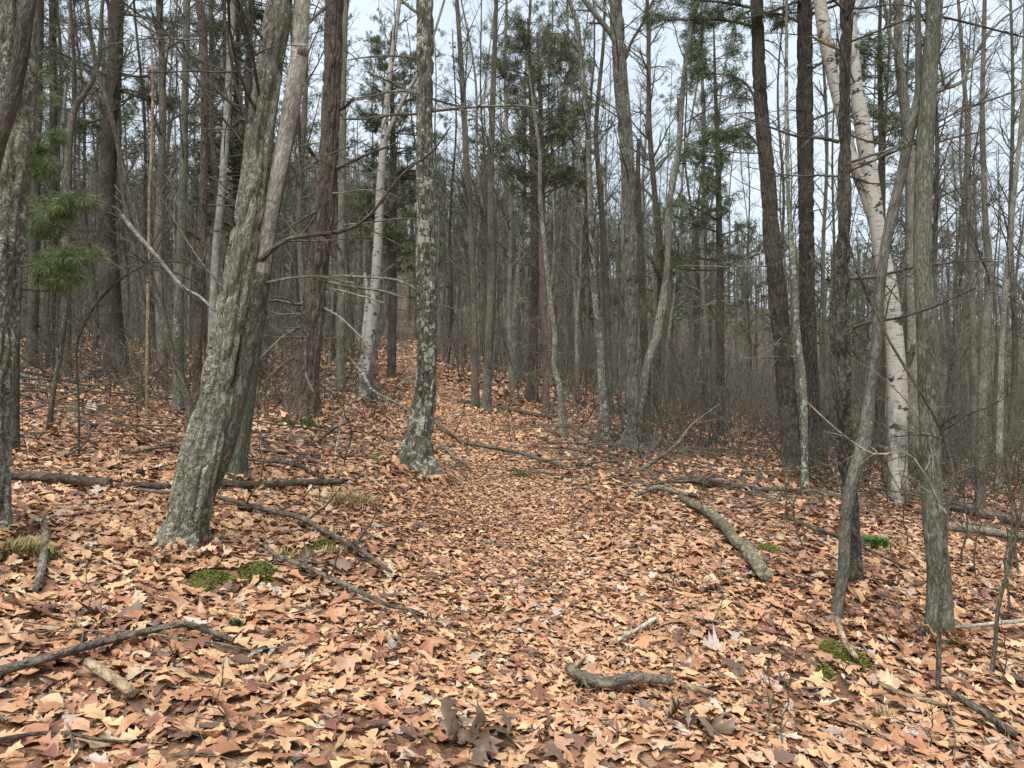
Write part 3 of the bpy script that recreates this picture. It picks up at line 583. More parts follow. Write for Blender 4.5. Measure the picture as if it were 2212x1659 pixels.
    T("straight_pine", "right of the two straight dark pines, close left of the lichen sapling's top", [(1763, 1027, 48), (1757, 950, 36), (1750, 800, 33), (1745, 700, 33), (1742, 450, 31), (1738, 200, 32), (1738, 0, 28)], "pine", furrow=.8, flare=.25, top=6, crown=dict(DEAD, n=30, t0=.1), green=dict(n=44, t0=.55, L=(1.2, 3.0), dens=120),
      needle_limbs=[[(1750, 150, 7), (1830, 110, 5), (1900, 130, 3), (1940, 170, 2)], [(1750, 60, 7), (1680, 30, 5), (1600, 40, 2)], [(1752, 260, 6), (1840, 230, 4), (1900, 260, 2)]])
    T("lichen_sapling", "slim pale green lichened trunk in front of the two straight pines", [(1739, 1068, 17), (1738, 980, 15), (1734, 820, 14), (1722, 720, 13), (1712, 553, 12), (1703, 430, 9), (1699, 233, 8), (1699, 0, 6)], "greenlichen", flare=.15, sides=16, crown=dict(UPC, n=16, t0=.4), top=2)
    T("ragged_tree", "ragged dark dead-looking trunk behind the cracked leaning stem at right", [(1846, 1280, 34), (1842, 1180, 29), (1834, 1050, 29), (1822, 900, 30), (1817, 750, 32), (1816, 600, 33), (1823, 450, 24), (1826, 200, 21), (1829, 0, 22)], "ragged", furrow=1.0, flare=.2, lump=.14, ridge=.09, top=4, sides=26,
      limbs=[dict(pts=[(1815, 305, 9), (1780, 297, 8), (1720, 293, 6), (1680, 280, 5), (1600, 250, 3)], mat="dark"), dict(pts=[(1828, 110, 9), (1800, 98, 8), (1778, 90, 7), (1752, 78, 5)], mat="tanwood"), dict(pts=[(1838, 350, 6), (1880, 335, 5), (1950, 308, 4.5), (2070, 240, 4), (2212, 190, 3)], mat="dark"), dict(pts=[(1840, 290, 5), (1880, 305, 4), (1930, 312, 3)])], crown=dict(DEAD, n=30, t0=.2, up=.08))
    T("white_birch", "white paper birch with two leaning stems at the right", [(1938, 1098, 52), (1938, 1040, 44), (1938, 950, 41), (1939, 853, 40), (1931, 720, 36), (1921, 630, 36), (1906, 553, 34), (1894, 480, 31), (1883, 400, 32), (1862, 267, 32), (1848, 167, 24), (1842, 67, 19), (1838, 0, 16)], "birch", flare=.2, top=5, sides=30, lump=.04, ridge=.02,
      stems=[dict(pts=[(1900, 520, 23), (1873, 430, 24), (1849, 367, 24), (1825, 280, 24), (1807, 200, 24), (1785, 100, 26), (1770, 0, 26)], mat="birch", top=4, dy=.05)], limbs=[dict(pts=[(1950, 800, 19), (1962, 780, 16), (1968, 765, 13), (1972, 745, 10)], mat="dark")], crown=dict(UPC, n=12, t0=.45))
    T("cracked_tree", "smooth leaning stem with a long crack, forked near the top right", [(1806, 1354, 27), (1810, 1300, 25), (1822, 1240, 24), (1828, 1106, 25), (1846, 1020, 27), (1866, 953, 29), (1879, 853, 24), (1892, 753, 22), (1899, 653, 20), (1909, 553, 20), (1926, 467, 21), (1946, 383, 20), (1966, 283, 21), (1985, 217, 24), (1985, 183, 16), (1984, 100, 13), (1984, 0, 12)], "smooth", flare=.08, top=3, sides=24,
      limbs=[dict(pts=[(1984, 222, 14), (2009, 204, 11), (2042, 190, 9), (2076, 177, 8), (2092, 140, 7), (2126, 90, 6), (2159, 50, 5), (2220, 5, 4)], mat="smooth"), dict(pts=[(2042, 190, 6), (2036, 165, 5), (2030, 140, 5), (2012, 77, 5), (1992, 40, 4.5), (1970, 0, 4)], mat="dark")], crown=dict(UPC, n=6, t0=.6))
    T("smooth_maple", "grey-green smooth trunk nearest the right edge, lichen flecked", [(2028, 1400, 66), (2028, 1370, 57), (2028, 1240, 47), (2014, 1106, 43), (2008, 900, 42), (2002, 720, 40), (1992, 553, 36), (1997, 333, 36), (2007, 167, 31), (2021, 0, 30)], "greengrey", flare=.28, top=5, sides=34,
      limbs=[dict(pts=[(2010, 310, 5), (2060, 295, 4.5), (2110, 285, 4), (2139, 275, 3)], mat="dark"), dict(pts=[(2015, 30, 6), (2060, 40, 5), (2140, 60, 4.5), (2230, 85, 3)], mat="dark"), dict(pts=[(1985, 305, 5), (1930, 320, 4.5), (1890, 345, 4), (1845, 355, 2)], mat="dark")], crown=dict(UPC, n=12, t0=.4))
    T("upright_tree", "grey-brown trunk with a left fork behind the cracked stem and smooth trunk", [(1975, 1010, 28), (1972, 800, 24), (1968, 553, 22), (1969, 400, 21), (1962, 300, 21), (1953, 220, 20), (1941, 120, 18), (1940, 60, 17), (1944, 0, 16)], "grey", D=13.5, stems=[[(1941, 125, 10), (1934, 100, 10), (1922, 75, 8), (1909, 0, 7)]], crown=dict(UPC, n=18, t0=.4), top=4)
    T("slender_tree", "slender trunk with two bends near the right edge, thickest of those there", [(2118, 1020, 22), (2122, 850, 19), (2126, 740, 18), (2136, 640, 17), (2135, 553, 15), (2130, 500, 13), (2126, 400, 11), (2122, 233, 10), (2127, 0, 8)], "grey", D=14, crown=dict(UPC, n=24, t0=.3, L=(.8, 2.2)), top=3)
    T("slender_tree", "thin straight-topped tree between the smooth trunk and the bent slender one", [(2104, 1010, 14), (2103, 800, 12), (2098, 533, 11), (2092, 417, 10), (2092, 300, 9), (2079, 133, 8), (2070, 0, 6)], "grey", D=14.5, crown=dict(UPC, n=26, t0=.3, L=(.8, 2.2)), top=3)
    T("slender_tree", "slim tree curving up the extreme right edge of the picture", [(2158, 1040, 14), (2162, 800, 12), (2170, 650, 11), (2179, 553, 11), (2192, 400, 10), (2209, 233, 9), (2215, 0, 7)], "grey", D=13, crown=dict(UPC, n=26, t0=.3, L=(.8, 2.2)), top=3)
    T("broken_stump", "short snapped pale stump at right beyond the smooth trunk", [(2116, 1108, 22), (2117, 1060, 19), (2117, 1000, 19), (2117, 988, 14)], "greywood", flare=.1, top=0, sides=14, lump=.1, cat="stump")
    T("front_sapling", "thin sapling rising right in front of the smooth trunk at right", [(2027, 1492, 11), (2029, 1370, 10), (2034, 1290, 10), (2041, 1200, 10), (2046, 1106, 9), (2059, 1036, 7), (2046, 970, 6.5), (2016, 896, 6), (1959, 800, 6), (1916, 726, 5), (1866, 620, 4.5), (1842, 553, 4), (1815, 440, 3), (1800, 380, 2)], "dark", flare=.1, sides=10, top=0, cat="sapling",
      limbs=[dict(pts=[(2046, 1110, 6), (2029, 1090, 5), (2016, 1046, 5), (1992, 1006, 5), (1962, 975, 5), (1892, 980, 4.5), (1846, 956, 4), (1792, 913, 3.5), (1741, 865, 2.5)], mat="palewood"), dict(pts=[(2036, 1120, 5), (2020, 1050, 4.5), (2018, 970, 4), (1992, 906, 3.5), (1949, 853, 3), (1900, 810, 2.5), (1839, 776, 2)], mat="palewood")], crown=dict(n=7, t0=.4, L=(.3, .9)))
    T("front_sapling", "dark sapling leaning right beside the near right edge", [(2142, 1460, 10), (2150, 1390, 9), (2158, 1300, 9), (2180, 1230, 8), (2200, 1130, 7), (2214, 1050, 6), (2240, 900, 5)], "dark", flare=.1, sides=10, top=.5, cat="sapling", limbs=[dict(pts=[(2160, 1290, 6), (2178, 1200, 5), (2185, 1106, 4), (2180, 990, 3)], mat="dark")], crown=dict(n=10, t0=.3, L=(.4, 1.1)))
    gp = dict(n=90, t0=.35, L=(1.0, 2.2), dens=190, ln=.15, w=.014, up=.08, fall=.45)
    T("bushy_pine", "dark bushy pine whose needles show just left of the middle oak's upper trunk", [(846, 815, 20), (848, 600, 17), (850, 350, 13), (846, 180, 8), (845, 70, 4)], "pine", D=24, flare=.2, top=0, crown=dict(DEAD, n=20), green=gp)
    T("bushy_pine", "dark pine behind the leaning tree, needles showing left of its trunk", [(512, 780, 22), (513, 550, 18), (510, 300, 14), (512, 120, 8), (514, 20, 4)], "pine", D=20, flare=.2, top=0, crown=dict(DEAD, n=20), green=gp)
    T("bushy_pine", "soft grey-green pine between the bent tree and the two straight pines", [(1556, 960, 18), (1556, 700, 16), (1552, 400, 12), (1545, 180, 7), (1542, 60, 3)], "pine", D=19, flare=.2, top=0, crown=dict(DEAD, n=20), green=dict(gp, n=70, t0=.42, dens=130))
    T("bushy_pine", "pine whose needles show between the birch and the upright forked tree", [(1900, 1000, 20), (1902, 700, 18), (1905, 350, 14), (1900, 120, 9), (1902, 0, 6)], "pine", D=19, flare=.2, top=1, crown=dict(DEAD, n=20), green=dict(gp, n=50, t0=.6, dens=130))
    # young pine with soft green boughs beside the left trunk
    T("young_pine", "young white pine with bright green boughs beside the left-edge trunk", [(30, 985, 22), (32, 800, 18), (36, 560, 14), (40, 400, 10), (44, 250, 6), (46, 150, 3)], "dark", flare=.1, top=0, sides=12,
      green=dict(n=26, t0=.45, L=(.3, .8), dens=620, ln=.115, w=.0024, c0=(.08, .12, .045), c1=(.18, .235, .095)), needle_limbs=[[(40, 345, 5), (80, 315, 4), (125, 292, 2)], [(40, 375, 5), (80, 365, 4), (118, 372, 2)], [(38, 470, 6), (90, 452, 5), (150, 440, 4), (195, 428, 2)], [(38, 500, 5), (90, 490, 4), (135, 494, 2)], [(36, 580, 6), (90, 566, 5), (150, 556, 4), (205, 552, 2)], [(36, 610, 5), (80, 605, 4), (130, 598, 3), (180, 602, 2)]])
main_trees()

# ------------------------------------------------------------------ wood lying or hanging in the leaves
def lying(name, label, pts, mat, cat="log", D=None, lift=.35, twigs=0, group=None, wob=.03, sides=12, lump=.09, up=None):
    """pts (px,py,width): a stick on the ground seen at those places; up = heights above the ground for points that stick up (then D of the first is kept)"""
    rng = rng_next(); rws = []
    for k, (px, py, w) in enumerate(pts):
        if D is not None: d = D[k] if isinstance(D, (list, tuple)) else D
        else: d = hit(px, py)
        p = at(px, py, d); r = w / 2 / F * d
        if D is None: p[2] = terrain(p[0], p[1]) + r * lift + .06
        rws.append([*p, r])
    rws = np.array(rws); LINES.append(rws) if D is None else None; o0 = rws[0, :3].copy(); mb = MB()
    bole(mb, rws, sides=sides, step=.04, lump=lump, ridge=.06, seed=SEED[0] % 40, cap=True, wob=wob)
    o = mb.build(name, B[mat], None, o0); o.location = o0; tag(o, label, cat, group)
    if twigs:
        a = grow(rng, *poly(rws, 12), twigs, .1, 1, (.10, .3), (30, 70), 6, .14, .12, .5, .002)
        for j in range(twigs):
            b = (a[0][j:j + 1], a[1][j:j + 1]); mt = MB(); mt.tubes(*b, 5); a2 = grow(rng, *b, 3, .2, 1, (.25, .6), (25, 60), 4, .14, .05, .6, .0015); mt.tubes(*a2, 3)
            mt.build("twig", B['twig'], o, o0)
    return o
def fallen_wood():
    L = lying
    L("fallen_log", "dark rotting log lying level at the left edge, left of the leaning tree", [(10, 1050, 21), (120, 1055, 23), (240, 1062, 21)], "deadwood", lift=.5)
    L("fallen_log", "short dark log remnant between the left log and the leaning tree's foot", [(275, 1066, 14), (320, 1068, 15), (372, 1072, 12)], "deadwood")
    L("fallen_log", "dark log lying level between the leaning tree and the mossy grass bank", [(468, 1064, 15), (560, 1064, 16), (660, 1060, 15), (742, 1055, 11)], "deadwood", lift=.5)
    L("fallen_log", "mossy decayed log pointing toward the viewer, right of the path", [(1466, 1090, 13), (1500, 1108, 17), (1548, 1140, 23), (1592, 1194, 27), (1610, 1205, 30), (1653, 1266, 31)], "mossywood", lift=.5, sides=22, lump=.12)
    L("broken_limb", "long pale branch propped up at its right end, right of the path", [(1236, 1098, 15), (1262, 1080, 13), (1293, 1063, 12), (1393, 1006, 10), (1456, 963, 8), (1499, 913, 6), (1556, 876, 4)], "greywood", "branch", D=[9.6, 9.7, 9.8, 10.0, 10.1, 10.2, 10.3], twigs=8, wob=.05)
    L("fallen_branch", "crooked grey branch lying behind the mossy decayed log", [(1373, 1080, 9), (1426, 1066, 11), (1456, 1076, 10), (1506, 1083, 8)], "greywood", "branch", twigs=4)
    L("fallen_log", "long brown log lying across the leaves before the two straight pines", [(1459, 1046, 13), (1540, 1056, 14), (1600, 1064, 13), (1659, 1073, 10)], "deadwood", twigs=5)
    L("fallen_log", "thin pale log lying just left of the lichen sapling's foot", [(1620, 1068, 8), (1690, 1068, 9), (1760, 1074, 9), (1850, 1086, 8)], "greywood")
    L("fallen_branch", "thick curved bark-covered branch on the leaves at bottom centre", [(1229, 1474, 22), (1250, 1494, 25), (1290, 1512, 25), (1325, 1513, 25), (1370, 1504, 24), (1420, 1504, 20), (1458, 1505, 17)], "greywood", "branch", lift=.6, twigs=2, sides=18)
    L("fallen_branch", "pale split end of wood poking from leaves beside the curved branch", [(1480, 1506, 14), (1510, 1514, 15), (1546, 1528, 9)], "tanwood", "branch", lift=.5)
    L("fallen_stick", "small bleached forked stick in the middle of the leaves, bottom centre", [(1338, 1414, 9), (1375, 1385, 9), (1395, 1370, 9), (1417, 1358, 8)], "palewood", "stick", lift=.9, twigs=2)
    L("fallen_branch", "long bare branch with a drooping tip at bottom left", [(-10, 1498, 22), (100, 1463, 20), (200, 1430, 18), (300, 1404, 16), (393, 1382, 14), (433, 1392, 13), (507, 1419, 12)], "greywood", "branch", lift=.9, twigs=5, sides=16)
    L("fallen_log", "short tan half-buried log piece under the bottom-left branch", [(187, 1463, 22), (235, 1500, 24), (285, 1540, 20)], "tanwood", lift=.5, sides=18)
    L("fallen_stick", "brown stick lying flat along the bottom-left corner", [(-5, 1636, 9), (60, 1628, 9), (133, 1626, 8), (210, 1640, 8), (285, 1645, 6)], "deadwood", "stick", lift=1.2)
    L("fallen_branch", "weathered grey branch pointing toward the viewer at the left edge", [(97, 1143, 15), (100, 1200, 16), (94, 1255, 16), (76, 1308, 13)], "greywood", "branch", lift=.7)
    L("fallen_branch", "long dark branch running from the leaning tree down toward the path", [(300, 1078, 8), (380, 1090, 9), (480, 1098, 10), (553, 1119, 11), (646, 1143, 12), (713, 1176, 12), (766, 1209, 12), (800, 1236, 10), (842, 1261, 6)], "deadwood", "branch", lift=1.2, twigs=8)
    L("fallen_branch", "lichen-knotted branch lying just below the long dark one", [(566, 1203, 9), (600, 1229, 10), (673, 1259, 10), (733, 1286, 11), (793, 1316, 10), (840, 1339, 8), (880, 1346, 7), (903, 1373, 4)], "greywood", "branch", lift=1.3, twigs=8)
    L("fallen_log", "dark distant log lying under the twin dark trunks", [(990, 873, 9), (1040, 882, 9), (1106, 895, 9), (1199, 911, 8)], "deadwood", lift=.6)
    L("fallen_branch", "grey branch lying across the path behind the middle oak", [(938, 921, 6), (970, 945, 7), (1003, 966, 8), (1055, 978, 9), (1106, 987, 8), (1165, 1003, 8), (1223, 1020, 7)], "greywood", "branch", lift=.7, twigs=4)
    L("fallen_stick", "thin bent stick by the right foot of the middle oak", [(946, 968, 6), (976, 996, 6), (1000, 1010, 5), (1016, 1026, 3)], "greywood", "stick", lift=.8)
    L("fallen_branch", "thin branch in the leaves between the middle oak and the tall grey oak", [(1268, 972, 7), (1290, 976, 7), (1320, 984, 6)], "greywood", "branch")
    L("fallen_log", "pale grey log lying lower of the two at the right edge", [(2046, 1157, 15), (2100, 1163, 17), (2160, 1169, 18), (2225, 1178, 18)], "greywood", lift=.6)
    L("fallen_log", "brown cracked log lying upper of the two at the right edge", [(2050, 1110, 20), (2110, 1126, 22), (2160, 1138, 22), (2225, 1154, 22)], "deadwood", lift=.8)
    L("fallen_stick", "straight pale pole lying from the smooth trunk's foot to the right edge", [(2058, 1382, 7), (2120, 1378, 8), (2225, 1371, 9)], "palewood", "stick", lift=2.0, wob=.01)
    L("fallen_branch", "slim branch lying behind the cracked stem, pointing right", [(1700, 1135, 8), (1740, 1150, 8), (1809, 1179, 8), (1892, 1213, 7), (1959, 1246, 5)], "deadwood", "branch", lift=1.0, twigs=8)
    L("fallen_branch", "peeling pale branch in moss below the cracked stem's foot", [(1806, 1363, 10), (1813, 1390, 13), (1822, 1418, 13), (1848, 1450, 10)], "tanwood", "branch", lift=.9)
    L("fallen_branch", "half-hidden tan branch among leaves at lower right", [(1906, 1506, 9), (1960, 1524, 10), (2010, 1540, 11), (2046, 1550, 10)], "tanwood", "branch", lift=.4)
    L("fallen_log", "half-buried grey branch in the bottom right corner", [(2060, 1520, 14), (2100, 1548, 15), (2150, 1590, 16), (2190, 1620, 14)], "greywood", lift=.3)
    L("fallen_log", "pale log leaning on the foot of the far left pine", [(158, 838, 9), (190, 824, 9), (232, 799, 8)], "palelichen", lift=1.5)
    L("fallen_log", "lichened log lying far left behind the crooked sapling", [(22, 822, 8), (60, 826, 8), (105, 838, 7)], "palelichen", lift=1.0)
    L("fallen_stick", "dark stick at left under the far pine", [(16, 850, 7), (40, 860, 7), (66, 868, 6)], "deadwood", "stick", lift=1.0)
    L("fallen_branch", "thin dark branch slanting down from the big pine toward the leaning tree", [(180, 768, 4), (230, 810, 5), (283, 862, 6), (322, 893, 5)], "deadwood", "branch", lift=2, twigs=6)
    L("fallen_branch", "dark curved limb lying before the cedar's foot", [(520, 1010, 6), (580, 1013, 7), (640, 1020, 7), (700, 1048, 5)], "deadwood", "branch", lift=1.2, twigs=6)
    L("broken_limb", "pale snapped limb hanging against the leaning tree from the left", [(267, 467, 9), (300, 510, 10), (345, 560, 9), (373, 593, 8), (400, 625, 8), (430, 640, 7), (467, 671, 5)], "palegrey", "branch", D=[6.9, 6.85, 6.8, 6.75, 6.6, 6.5, 6.4], twigs=3, wob=.02)
    L("broken_limb", "white peeling limb leaning on the cedar's front", [(667, 708, 6), (661, 745, 7), (658, 780, 7), (662, 815, 5), (680, 850, 3)], "birch", "branch", D=11.6, twigs=6, wob=.03)
    L("broken_limb", "pale slanting limb running down between the cedar and the middle oak", [(752, 768, 6), (775, 800, 7), (800, 838, 7), (830, 855, 6), (872, 880, 5), (900, 905, 4)], "palelichen", "branch", D=10.6, twigs=10)
    L("broken_limb", "upright bleached stick standing in brush before the cedar", [(714, 1032, 5), (722, 985, 6), (735, 920, 5), (748, 880, 3)], "palewood", "stick", D=9.3, twigs=3)
    L("broken_limb", "dark bough sagging into the leaves before the cedar", [(590, 1003, 9), (640, 985, 8), (690, 948, 7), (720, 925, 6), (770, 905, 4)], "deadwood", "branch", D=9.6, twigs=12)
fallen_wood()

# ------------------------------------------------------------------ moss, grass, ferns, seedlings
def moss_mat():
    m, nt, b = new_mat("moss"); k = N(nt); tcn = nt.nodes.new("ShaderNodeTexCoord"); v = tcn.outputs['Object']
    c = k.mix(k.noise(v, 14, 4), (.05, .052, .014), (.15, .15, .034)); c = k.mix(k.step(k.noise(v, 30, 3), .56, .66), c, (.16, .10, .05))
    k.put(b.inputs['Base Color'], c); k.put(b.inputs['Normal'], k.bump(k.noise(v, 70, 4), .03)); return m
M_MOSS = moss_mat()
def moss_patch(label, px, py, wpx, hpx, bright=1.0):
    rng = rng_next(); d = hit(px, py); c = at(px, py, d); a = wpx / 2 / F * d; bdep = max(a * .35, hpx / 2 / F * d * d / 1.7)
    n = 40; th = np.arange(n) / n * 2 * math.pi; mb = MB(); V = []; rr = np.linspace(0, 1, 10)
    wob = 1 + .8 * vnoise(np.cos(th) * 2 + SEED[0], np.sin(th) * 2, s=9)
    for r in rr:
        x = c[0] + np.cos(th) * a * r * wob; y = c[1] + np.sin(th) * bdep * r * wob
        V.append(np.stack([x, y, terrain(x, y) + .075 * (1 - r ** 2) - .012 + .03 * vnoise(x * 14, y * 14, s=4)], -1))
    V = np.array(V); i = np.arange(9)[:, None] * n + np.arange(n)[None]; j = np.arange(9)[:, None] * n + ((np.arange(n) + 1) % n)[None]
    mb.add(V, q=np.stack([i, j, j + n, i + n], -1)); loc = np.array([c[0], c[1], terrain(c[0], c[1])])
    o = mb.build("moss_patch", M_MOSS, None, loc); o.location = loc; tag(o, label, "moss")
    q = int(3600 * min(2, max(.4, a / .3))); r = np.sqrt(rng.uniform(0, 1, q)); ti = rng.uniform(0, 2 * math.pi, q); w = np.interp(ti, th, wob, period=2 * math.pi)
    x = c[0] + np.cos(ti) * a * r * w; y = c[1] + np.sin(ti) * bdep * r * w
    P0 = np.stack([x, y, terrain(x, y) + .075 * (1 - r ** 2) - .012], -1); tip = P0 + np.stack([rng.normal(size=q) * .012, rng.normal(size=q) * .012, rng.uniform(.004, .016, q)], -1)
    sd = rng.normal(size=(q, 3)) * .004; u = rng.uniform(0, 1, (q, 1)); mf = MB()
    mf.add(np.stack([P0 - sd, P0 + sd, tip], 1), t=np.arange(q * 3).reshape(q, 3), col=np.repeat(np.array([(.05, .06, .012)]) * (1 - u) + np.array([(.17, .18, .035)]) * u * bright, 3, axis=0))
    mf.build("moss_fuzz", M_BLADE, o, loc); BARE.append((c[0], c[1], min(a, bdep) + .05))
    if a > bdep * 1.3:
        for s in (-.5, .5): BARE.append((c[0] + s * a, c[1], bdep * .9 + .03))
def tuft(name, label, cat, px, py, wpx, hpx, n, c0, c1, bw=.004, arch=.9, group=None):
    rng = rng_next(); d = hit(px, py); c = at(px, py, d); c[2] = terrain(c[0], c[1]); a = wpx / 2 / F * d; h = hpx / F * d; mb = MB()
    x = c[0] + rng.normal(size=n) * a * .35; y = c[1] + rng.normal(size=n) * a * .35; az = rng.uniform(0, 2 * math.pi, n); H = h * rng.uniform(.45, 1.15, n); out = a * rng.uniform(.2, arch, n)
    t = np.array([0, .35, .7, 1.0]); bx = x[:, None] + np.cos(az)[:, None] * out[:, None] * t ** 1.5; by = y[:, None] + np.sin(az)[:, None] * out[:, None] * t ** 1.5
    bz = terrain(x, y)[:, None] - .01 + H[:, None] * (t * 1.6 - t ** 2 * .85)[None]; P = np.stack([bx, by, bz], -1)
    sd = np.stack([-np.sin(az), np.cos(az), 0 * az], -1)[:, None, :] * (bw * np.array([1, .9, .6, .05]))[None, :, None]
    V = np.stack([P - sd, P + sd], 2); base = (np.arange(n) * 8)[:, None, None]; st = (np.arange(3) * 2)[None, :, None]
    u = rng.uniform(0, 1, (n, 1)); col = np.array([c0]) * (1 - u) + np.array([c1]) * u
    mb.add(V, q=(base + st + np.array([0, 1, 3, 2])[None, None]).reshape(-1, 4), col=np.repeat(col, 8, axis=0))
    o = mb.build(name, M_BLADE, None, c); o.location = c; tag(o, label, cat, group); BARE.append((c[0], c[1], a * .5)); return o
def small_plants():
    moss_patch("dark green moss patch on the bank below the leaning tree", 455, 1262, 100, 34)
    moss_patch("moss patch right of the larger one below the leaning tree", 560, 1243, 95, 34)
    moss_patch("bright yellow-green moss cushion at the left foot of the middle oak", 826, 994, 80, 22, 1.6)
    moss_patch("small moss streak in the leaves of the path, straight ahead", 1125, 1032, 34, 10)
    moss_patch("moss cushion left of the pale peeling branch at right", 1798, 1412, 42, 24, 1.3)
    moss_patch("moss strip right of the pale peeling branch", 1850, 1436, 60, 32, 1.3)
    moss_patch("round moss spot below the pale peeling branch", 1779, 1464, 34, 18, 1.3)
    moss_patch("mossy spot right of the mossy decayed log", 1664, 1193, 46, 14, 1.4)
    moss_patch("moss cushion at the right foot of the smooth trunk", 2066, 1410, 40, 14)
    moss_patch("mossy ground under the branch before the grass bank", 700, 1188, 60, 20)
    moss_patch("moss between the tall oak and the patchy tree", 1330, 935, 26, 10, 1.4)
    dry = ((.22, .16, .07), (.44, .35, .18)); grn = ((.03, .05, .015), (.09, .13, .04)); mixd = ((.10, .09, .03), (.36, .29, .13))
    tuft("grass_tuft", "large tan and green grass tuft at the left edge", "grass", 48, 1215, 130, 62, 500, *mixd)
    tuft("grass_tuft", "short green sprig of grass beside the weathered grey branch", "grass", 110, 1215, 60, 36, 110, *grn)
    tuft("grass_tuft", "wide dry grass patch on the bank between the dark logs and the path", "grass", 752, 1090, 130, 32, 500, *dry)
    tuft("grass_tuft", "grass tuft right below the long dark branch", "grass", 640, 1215, 64, 32, 220, *mixd)
    tuft("grass_tuft", "darker grass drooping under the long dark branch", "grass", 716, 1202, 56, 30, 200, *mixd)
    tuft("grass_tuft", "small dry grass tuft left of the dark green sprig", "grass", 383, 1318, 50, 28, 160, *dry)
    tuft("grass_tuft", "dark green sprig in the leaves above the drooping branch tip", "grass", 512, 1360, 34, 34, 90, *grn)
    tuft("grass_tuft", "dry grass at the foot of the leaning tree", "grass", 365, 1222, 60, 24, 160, *mixd)
    tuft("grass_tuft", "dry grass tuft standing low in the bottom right", "grass", 1912, 1565, 50, 52, 90, (.30, .24, .12), (.46, .40, .22), .003)
    tuft("grass_tuft", "pale grass in the leaves left of the small green sprig", "grass", 205, 1360, 60, 24, 120, *dry)
    tuft("grass_tuft", "dull green grass in the path at bottom centre", "grass", 1130, 1440, 60, 18, 120, *mixd)
    tuft("grass_tuft", "grass around the right foot of the middle oak", "grass", 975, 1045, 60, 18, 160, *mixd)
    tuft("evergreen_fern", "bright green fern clump right of the ragged trunk", "fern", 1888, 1185, 74, 34, 420, (.035, .075, .018), (.10, .17, .045), .007)
    tuft("pine_seedling", "green pine seedling in the leaves before the old pine", "seedling", 316, 866, 22, 34, 160, (.03, .06, .015), (.08, .13, .04), .004)
    tuft("pine_seedling", "dark green seedling at the right foot of the cedar", "seedling", 666, 930, 36, 38, 220, (.03, .06, .015), (.09, .15, .05), .004)
    tuft("pine_seedling", "low green seedling at the left foot of the cedar", "seedling", 625, 925, 44, 28, 200, (.03, .05, .015), (.08, .12, .045), .004)
    rng = rng_next()
    seed = [(210, 1345, 150, "straight leafless seedling above the bottom-left branch"), (268, 1070, 120, "thin seedling stem behind the left log"), (1690, 1625, 240, "branchy leafless seedling at lower right, nearest the viewer"), (1655, 1580, 260, "tall wispy seedling left of the nearest lower-right one"), (1450, 1310, 120, "thin seedling at the right side of the path"), (1545, 1360, 170, "forked wispy seedling below the mossy log's end"),
            (1825, 1490, 110, "short twiggy seedling left of the grass at lower right"), (480, 1640, 190, "wispy seedling in the leaves at the bottom left"), (380, 1465, 110, "small twiggy seedling under the drooping branch tip"), (860, 1440, 100, "tiny twiggy seedling in leaves at bottom, left of the path"), (1738, 1180, 90, "black upright seedling by the slim branch"), (1240, 1075, 60, "stub-like black seedling by the path"), (1006, 985, 66, "short black stick-like seedling standing beside the middle oak"),
            (2020, 1640, 130, "leafless seedling at the bottom right corner"), (1990, 1430, 150, "wispy seedling before the smooth trunk"), (2170, 1480, 200, "dark seedling near the right edge"), (1600, 1010, 130, "brushy seedling in front of the left straight pine"), (1500, 1130, 110, "twiggy seedling beside the mossy log"), (690, 1090, 120, "thin seedling on the grass bank"),
            (2112, 1260, 300, "tall black stem behind the pale log at right"), (2178, 1335, 380, "tall twiggy stem by the right edge, behind the leaning front sapling"), (2203, 1255, 420, "tallest thin stem at the right edge"), (2078, 1225, 320, "thin stem close right of the smooth trunk"), (1962, 1185, 260, "thin stem between fern and smooth trunk"), (1742, 1195, 330, "forked black stem by the slim branch behind the cracked stem"), (1690, 1130, 260, "thin black stem left of the lichen sapling"), (1602, 1062, 230, "brushy stem on the long brown log"), (1482, 1035, 180, "twiggy stem behind the propped pale branch"),
            (640, 962, 240, "tangled thin stem before the cedar's foot"), (742, 1012, 260, "thin stem right of the upright bleached stick"), (562, 988, 210, "thin stem right of the leaning tree"), (832, 962, 240, "thin twiggy stem left of the middle oak's foot"), (300, 902, 160, "thin stem before the old pine"), (62, 1012, 170, "thin stem in leaves at the left edge"), (1400, 1010, 160, "thin stem before the tall grey oak's foot"), (1110, 960, 130, "thin stem right of the path, far side of the grey branch")]
    for px, py, hp, lab in seed:
        d = hit(px, py); c = at(px, py, d); c[2] = terrain(c[0], c[1]) - .02; h = hp / F * d; mb = MB()
        n = 9; P = np.cumsum(np.concatenate([[c], np.stack([rng.normal(size=n) * .08 * h / n * 3, rng.normal(size=n) * .02, np.full(n, h / n)], -1)]), 0)[None]; Rr = np.linspace(.0042, .0015, n + 1)[None] * max(1, d / 6, h * 1.6)
        mb.tubes(P, Rr, 6); a = grow(rng, P, Rr, 8, .2, 1, (.2, .5), (25, 60), 6, .12, .06, .7, .0014); mb.tubes(*a, 4); a2 = grow(rng, *a, 3, .2, 1, (.3, .6), (25, 60), 4, .12, .03, .7, .0011); mb.tubes(*a2, 3)
        o = mb.build("bare_seedling", B['dark'], None, c); o.location = c; tag(o, lab, "seedling")
small_plants()

